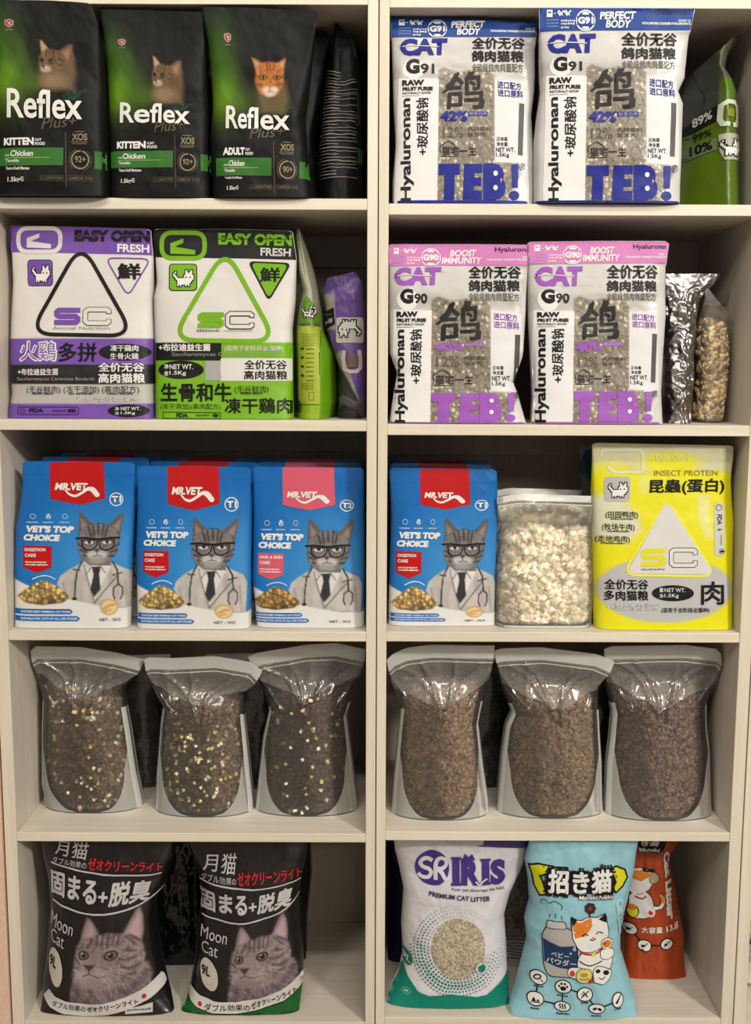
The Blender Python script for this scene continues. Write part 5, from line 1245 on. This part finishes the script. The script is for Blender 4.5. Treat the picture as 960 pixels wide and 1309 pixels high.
for ri in range(6):
    R_ = 168+ri*19; nn = int(2*math.pi*R_/19)
    for i in range(nn):
        t = 2*math.pi*i/nn+ri*.13; dx, dy = math.cos(t), math.sin(t)
        s_ = 7.5*max(0, .28+.72*(.5+.5*math.cos(t-2.2)))*(1-abs(ri-2.2)*.13)
        if -.95 < math.atan2(dy, dx) < .15 and not (ri == 4): continue
        if ri == 4 and -1.2 < math.atan2(dy, dx) < -.25: continue
        if ri == 5 and dy < 0: continue
        if s_ > 1.8: A.ell(462+R_*dx, 715+R_*dy, s_, s_, TE if dy > -.2 else (90, 120, 118), 1, 8)
A.part = 'emblem'
A.ell(592, 820, 36, 36, IW, 3); A.ring(592, 820, 36, 36, 3, (150, 190, 180), 4); A.poly([(570, 808), (592, 800), (614, 808), (612, 836), (592, 850), (572, 836)], TE, 4); A.line([(592, 802), (600, 788)], 5, TE, 4)
A.part = 'foot_print'
A.poly([(160, 845), (185, 900), (240, 960), (300, 976), (410, 968), (560, 985), (620, 976), (690, 930), (750, 890), (790, 1050), (40, 1050), (60, 960), (110, 900)], TE, 1)
A.ell(178, 800, 32, 45, TE, 2, rot=-.2); A.text('9L', [(160, 775), (204, 790), (200, 830), (154, 812)], IW, 3, .03)
A.ring(176, 970, 24, 15, 2, (150, 200, 190), 3, 16); A.rect(164, 965, 186, 976, (150, 200, 190), 3)
A.part = 'top_print'; A.poly([(380, 60), (900, 60), (870, 166), (600, 142), (500, 132), (400, 118)], (88, 76, 140), 0); A.poly([(395, 60), (610, 60), (600, 130), (560, 138), (430, 134), (400, 120)], (216, 212, 214), 1)
def iris_paint(X, Y):
    x = (X-480)*4.364; y = (Y-1050)*4.364
    p = Pic(x, y, IW)
    b, _, i = cells(x/7, y/7, 4); c = np.array([186, 172, 148.])[None]*(.72+.5*i[:, None]); m = m_ell(x, y, 462, 715, 152, 168, .02)[:, None]
    p.c = p.c*(1-m)+np.clip(c, 0, 250)*m; return p.c
Z = ZR[5]
sack('litter_sack', 'white litter sack with purple lettering and a round window ringed by teal dots',
    [(502, 1064), (505, 1090), (510, 1112), (516, 1142), (513, 1187), (515, 1224), (510, 1245), (498, 1266), (494, 1286)], [(680, 1064), (676, 1090), (668, 1114), (654, 1142), (646, 1171), (648, 1199), (650, 1245), (650, 1280)],
    [(502, 1064), (590, 1060), (680, 1064)], Z, 1284, M_SATIN, iris_paint, A, None, 85, back=(210, 208, 212), h=.06)
def iris2_paint(X, Y):
    p = Pic(X, Y, (196, 190, 186)); b, _, i = cells(X/2.2, Y/2.2, 4); c = np.array([140, 130, 112.])[None]*(.7+.5*i[:, None]); m = sstep(Y-1200, 2)[:, None]; p.c = p.c*(1-m)+c*m; return p.c
A = Art(480, 1050, 4.364); A.part = 'dot_rings'
for j in range(7):
    for i in range(8): A.ell(742+i*15+(j % 2)*7, 660+j*17, 5.2, 5.2, (36, 34, 40), 1, 8)
sack('litter_sack', 'shaded litter sack with a clear window, behind the gap beside the light blue sack',
    [(622, 1080), (625, 1150), (622, 1262)], [(708, 1080), (704, 1150), (708, 1262)], [(622, 1084), (708, 1084)], Z, 1258, M_SATIN, iris2_paint, A, None, 86, y0=.155, h=.05)
def navy_paint(X, Y): return np.tile(np.array((22, 24, 62.)), (len(X), 1))
sack('litter_sack', 'dark navy sack in the shade at the left corner of the bottom shelf', [(496, 1070), (496, 1205)], [(560, 1070), (560, 1205)], [(496, 1070), (560, 1070)], Z, 1204, M_MATTE, navy_paint, None, None, 87, y0=.165, h=.045)
def grey_paint(X, Y): return np.tile(np.array((120, 116, 112.)), (len(X), 1))

# light blue sack with a lucky cat
A = Art(640, 1050, 3); LBL = (152, 204, 216); CW = (236, 234, 228); OR = (226, 132, 46); YL = (222, 216, 36)
A.part = 'title'
def outl(P, col, w=9, l=1, r=0):
    Q = rpoly(P, r, 3) if r else P
    A.line(Q, w, BK, l, closed=True); A.poly(Q, col, l+1)
outl([(120, 184), (150, 174), (196, 180), (172, 208), (150, 215), (162, 240), (176, 285), (158, 292), (140, 262), (132, 220)], YL, 14, 1)
outl([(412, 190), (446, 182), (478, 196), (488, 228), (470, 256), (446, 276), (436, 262), (448, 240), (440, 216)], YL, 14, 1)
A.poly([(180, 200), (230, 186), (300, 196), (380, 186), (424, 200), (428, 270), (380, 280), (300, 274), (230, 280), (184, 274)], BK, 3)
A.text('招き猫', [(168, 172), (444, 170), (442, 290), (164, 292)], BK, 4, .12)
A.text('招き猫', [(186, 188), (428, 186), (426, 276), (182, 278)], CW, 5, .04)
A.text('Maneki Neko', [(298, 280), (438, 284), (436, 306), (296, 300)], BK, 5, .09); A.text('Maneki Neko', [(300, 282), (436, 286), (434, 302), (298, 298)], CW, 6, .02)
A.part = 'jar_picture'
for P in ([(165, 330), (160, 316), (175, 308), (190, 318), (205, 308), (222, 312), (236, 325), (232, 338)], [(195, 360), (190, 375)], [(212, 355), (212, 372)], [(232, 360), (236, 375)]): A.line(P, 3, (70, 90, 100), 1, smooth=True)
outl([(166, 440), (186, 404), (250, 404), (292, 436), (292, 596), (186, 596), (170, 560)], (182, 178, 172), 7, 1, 14)
A.poly([(168, 456), (230, 478), (292, 474), (292, 566), (230, 562), (171, 545)], (36, 62, 100), 3); outl([(184, 386), (246, 384), (250, 408), (182, 412)], (200, 196, 190), 6, 3, 6)
A.text('ベビー', [(196, 498), (262, 506), (262, 528), (196, 518)], CW, 5, .01); A.text('パウダー', [(178, 524), (290, 532), (290, 556), (178, 546)], CW, 5, .01)
A.part = 'lucky_cat_picture'
outl([(300, 510), (330, 495), (400, 500), (432, 520), (428, 560), (400, 600), (330, 590), (290, 560)], CW, 6, 2, 24)
outl([(262, 560), (300, 555), (330, 575), (320, 600), (270, 598), (254, 580)], CW, 5, 4, 12); A.ell(274, 580, 10, 12, (214, 70, 60), 6)
outl([(268, 362), (302, 384), (344, 366), (374, 374), (404, 354), (410, 400), (416, 440), (396, 486), (350, 504), (300, 492), (276, 450)], CW, 6, 4, 16)
A.poly([(276, 372), (302, 388), (346, 370), (352, 400), (322, 440), (284, 448), (276, 420)], OR, 6)
A.poly([(268, 360), (290, 374), (284, 388), (272, 398)], BK, 7); A.poly([(404, 352), (408, 392), (376, 378), (388, 368)], BK, 7)
A.line([(312, 440), (322, 430), (334, 438)], 4, BK, 7, smooth=True); A.line([(366, 436), (378, 426), (392, 432)], 4, BK, 7, smooth=True); A.line([(340, 452), (352, 458), (364, 450)], 4, BK, 7, smooth=True); A.ell(352, 448, 5, 4, (210, 90, 80), 7, 8)
A.line([(306, 496), (350, 512), (388, 498)], 7, (190, 50, 44), 7, smooth=True); A.ell(356, 512, 9, 8, YL, 8, 10)
outl([(384, 500), (408, 494), (434, 500), (438, 520), (424, 534), (400, 536), (384, 526)], CW, 5, 5, 10); outl([(388, 462), (410, 452), (432, 466), (428, 492), (404, 500), (386, 486)], CW, 5, 6, 10); A.ell(408, 476, 18, 15, OR, 8, 14); A.ell(400, 474, 4, 4, BK, 8, 6)
A.line([(300, 530), (340, 552), (390, 540)], 4, BK, 5, smooth=True)
outl([(290, 572), (310, 560), (340, 566), (350, 590), (336, 618), (304, 616), (288, 598)], (226, 214, 120), 5, 6, 10); A.ell(318, 584, 14, 9, (206, 150, 60), 8, 12); A.line([(300, 600), (318, 606), (336, 598)], 3, BK, 8)
outl([(352, 574), (372, 556), (404, 566), (428, 580), (420, 606), (392, 626), (358, 616)], CW, 5, 6, 10); A.ell(372, 576, 10, 8, BK, 8, 10); A.ell(404, 584, 12, 9, BK, 8, 10); A.line([(376, 600), (388, 606), (400, 598)], 3, BK, 8); A.ell(346, 610, 12, 8, (196, 50, 46), 8, 10)
for i in range(7):
    t = i*2*math.pi/7; A.ell(343+14*math.cos(t), 334+15*math.sin(t), 9, 8, (70, 40, 44), 3, 10)
A.ell(343, 334, 6, 6, (170, 60, 60), 4, 10); A.line([(343, 348), (342, 366)], 4, BK, 3); A.ell(388, 170, 9, 6, (90, 50, 50), 6, 8)
A.part = 'icon_chain'
IC = [(150, 610), (137, 690), (238, 712), (241, 636), (323, 663), (368, 715), (450, 690)]
for a, b_ in ((0, 1), (1, 2), (3, 4), (4, 5), (5, 6), (3, 2)): A.line([IC[a], IC[b_]], 5, BK, 1)
for i, (x, y) in enumerate(IC):
    A.ell(x, y, 32 if i != 6 else 24, 28 if i not in (2, 5) else 20, BK, 2, 20); A.ell(x, y, 28 if i != 6 else 20, 24 if i not in (2, 5) else 16, CW, 3, 20)
x, y = IC[3]
A.ell(x, y+6, 11, 9, BK, 4, 10)
for dx, dy in ((-14, -2), (-6, -12), (6, -12), (14, -2)): A.ell(x+dx, y+dy, 4.5, 5, BK, 4, 8)
x, y = IC[2]
for dx in (-9, 0, 9): A.line([(x+dx-2, y+10), (x+dx+3, y+3), (x+dx-2, y-4), (x+dx+3, y-10)], 4, BK, 4, smooth=True)
x, y = IC[1]; A.poly([(x-16, y+10), (x-6, y-8), (x+2, y+10)], BK, 4); A.poly([(x+2, y+10), (x+8, y-2), (x+16, y+10)], BK, 4); A.line([(x-18, y+13), (x+18, y+13)], 3, BK, 4)
x, y = IC[4]; A.line([(x-16, y+14), (x+16, y-14)], 4, BK, 4); A.line([(x-8, y-10), (x+4, y+2), (x+10, y+12)], 5, BK, 4); A.line([(x-14, y-4), (x-2, y+8)], 4, BK, 4)
x, y = IC[0]; A.ell(x-4, y-2, 16, 10, BK, 4, 12, -.5); A.ell(x-4, y-2, 10, 5, CW, 5, 12, -.5); A.line([(x+6, y+6), (x+16, y+14)], 4, BK, 4)
x, y = IC[5]; A.ell(x-8, y, 9, 5, BK, 4, 10, -.4); A.ell(x+10, y+2, 9, 5, BK, 4, 10, .4)
x, y = IC[6]; A.line([(x-8, y+10), (x+2, y-2), (x+12, y-18)], [10, 6, 3], BK, 4)
for x, y, w_ in ((240, 672, 40), (322, 694, 26), (150, 642, 34), (134, 724, 32), (240, 738, 50), (366, 742, 40), (450, 720, 26)): A.tiny(x-w_/2, y-4, x+w_/2, y+4, (40, 40, 44), 3, x)
A.part = 'faint_lettering'
A.text('Cat Litter', [(474, 306), (496, 470), (466, 474), (442, 312)], (178, 218, 226), 1, .06)
def blue_paint(X, Y): return np.tile(np.array(LBL, float), (len(X), 1))
ART_BL = A
sack('litter_sack', 'light blue litter sack with a lucky cat hugging a jar',
    [(680, 1064), (676, 1080), (672, 1102), (677, 1130), (679, 1160), (673, 1183), (676, 1210), (668, 1240), (662, 1263), (652, 1293)], [(818, 1064), (815, 1090), (813, 1117), (806, 1150), (796, 1188), (796, 1217), (806, 1250), (815, 1280), (816, 1296)],
    [(680, 1064), (750, 1060), (818, 1064)], Z, 1298, M_SATIN, blue_paint, A, None, 88, back=LBL, h=.058, e=.5)

# orange sack behind
A = Art(640, 1050, 3); ORB = (172, 66, 28)
A.part = 'title'; A.poly([(520, 70), (640, 70), (625, 108), (600, 124), (560, 118), (530, 100)], BK, 2); A.text('き猫', [(540, 74), (612, 76), (604, 98), (540, 96)], CW, 4, .05); A.text('Maneki', [(532, 102), (612, 104), (606, 118), (534, 116)], CW, 4, .03)
A.part = 'lettering'
A.text('Cat Litter', [(648, 112), (668, 374), (640, 378), (622, 118)], CW, 3, .06)
A.text('大容量', [(542, 408), (622, 404), (622, 428), (542, 432)], CW, 3, .02); A.text('13.8', [(634, 402), (682, 388), (684, 414), (636, 424)], CW, 3, .02)
A.part = 'lucky_cat_picture'
outl([(500, 290), (540, 262), (580, 290), (590, 340), (560, 376), (500, 378)], CW, 5, 2, 14)
outl([(486, 200), (520, 178), (560, 180), (590, 210), (576, 258), (540, 284), (500, 280)], CW, 5, 3, 14)
A.poly([(512, 190), (556, 184), (578, 206), (540, 232), (510, 222)], OR, 5); A.poly([(540, 178), (592, 184), (586, 196), (548, 192)], BK, 6)
outl([(566, 200), (590, 192), (606, 206), (604, 232), (582, 240), (568, 224)], (180, 170, 130), 5, 4, 8)
A.line([(578, 330), (612, 330), (624, 300), (610, 282)], 18, BK, 2, smooth=True); A.line([(578, 330), (612, 330), (624, 300), (610, 282)], 12, CW, 3, smooth=True); A.line([(620, 312), (622, 296), (610, 282)], 12, OR, 4, smooth=True)
A.ell(576, 346, 17, 20, CW, 5, 14); A.ell(576, 350, 9, 10, (190, 50, 46), 6, 12); A.line([(520, 292), (545, 300), (562, 288)], 6, (190, 50, 44), 6, smooth=True)
A.ell(512, 352, 22, 26, BK, 4, 16); A.ell(512, 352, 18, 22, YL, 5, 16); A.ell(510, 336, 14, 12, OR, 6, 12)
A.part = 'icon_chain'
for a, b_ in (((503, 424), (554, 480)), ((554, 480), (637, 470))): A.line([a, b_], 5, BK, 1)
for x, y in ((503, 424), (554, 480), (637, 470)):
    A.ell(x, y, 27, 24, BK, 2, 18); A.ell(x, y, 23, 20, CW, 3, 18); A.ell(x-5, y+2, 8, 5, BK, 4, 8); A.line([(x-12, y+10), (x+12, y-10)], 3, BK, 4)
def or_paint(X, Y): return np.tile(np.array(ORB, float), (len(X), 1))
sack('litter_sack', 'orange litter sack standing behind the light blue one', [(792, 1070), (796, 1120), (796, 1215)], [(868, 1077), (857, 1094), (861, 1120), (868, 1157), (876, 1195), (879, 1226)],
     [(792, 1066), (830, 1064), (868, 1070)], Z, 1224, M_SATIN, or_paint, A, None, 89, back=ORB, h=.045, y0=.115)

# ---- things in the neighbouring unit on the right: a stack of slim boxes
xb = .625
for i, (c, h_, lab) in enumerate((((150, 160, 136), .016, 'pale green slim box at the bottom of the stack on the far right'), ((52, 58, 74), .024, 'dark slate slim box just above the bottom green one on the far right'), ((206, 170, 124), .020, 'tan slim box in the middle of the stack on the far right'),
        ((46, 50, 60), .044, 'thick charcoal box above the tan one on the far right'), ((138, 158, 118), .032, 'sage green box above the thick charcoal one on the far right'), ((44, 50, 58), .030, 'charcoal box above the sage green one on the far right'),
        ((200, 168, 134), .020, 'peach slim box second from the top of the stack on the far right'), ((34, 36, 42), .030, 'near-black box on top of the stack on the far right'))):
    z0 = .1867 if i == 0 else z1+.0004
    z1 = z0+h_
    e = empty('slim_box', (xb+.07, .06, z0), lab, 'box', 'stacked slim boxes'); o = (xb+.07, .06, z0); m = plain('card_board_print', c, .4)
    box('box_lid', (xb+.0006*(i % 3), .035+.004*(i % 2), z0+h_*.55), (xb+.14, .17, z1), m, e, o, bev=.0012); box('box_tray', (xb+.0016+.0006*(i % 3), .037+.004*(i % 2), z0), (xb+.138, .168, z0+h_*.55), plain('card_board_grey', (150, 146, 138), .6), e, o, bev=.0008)
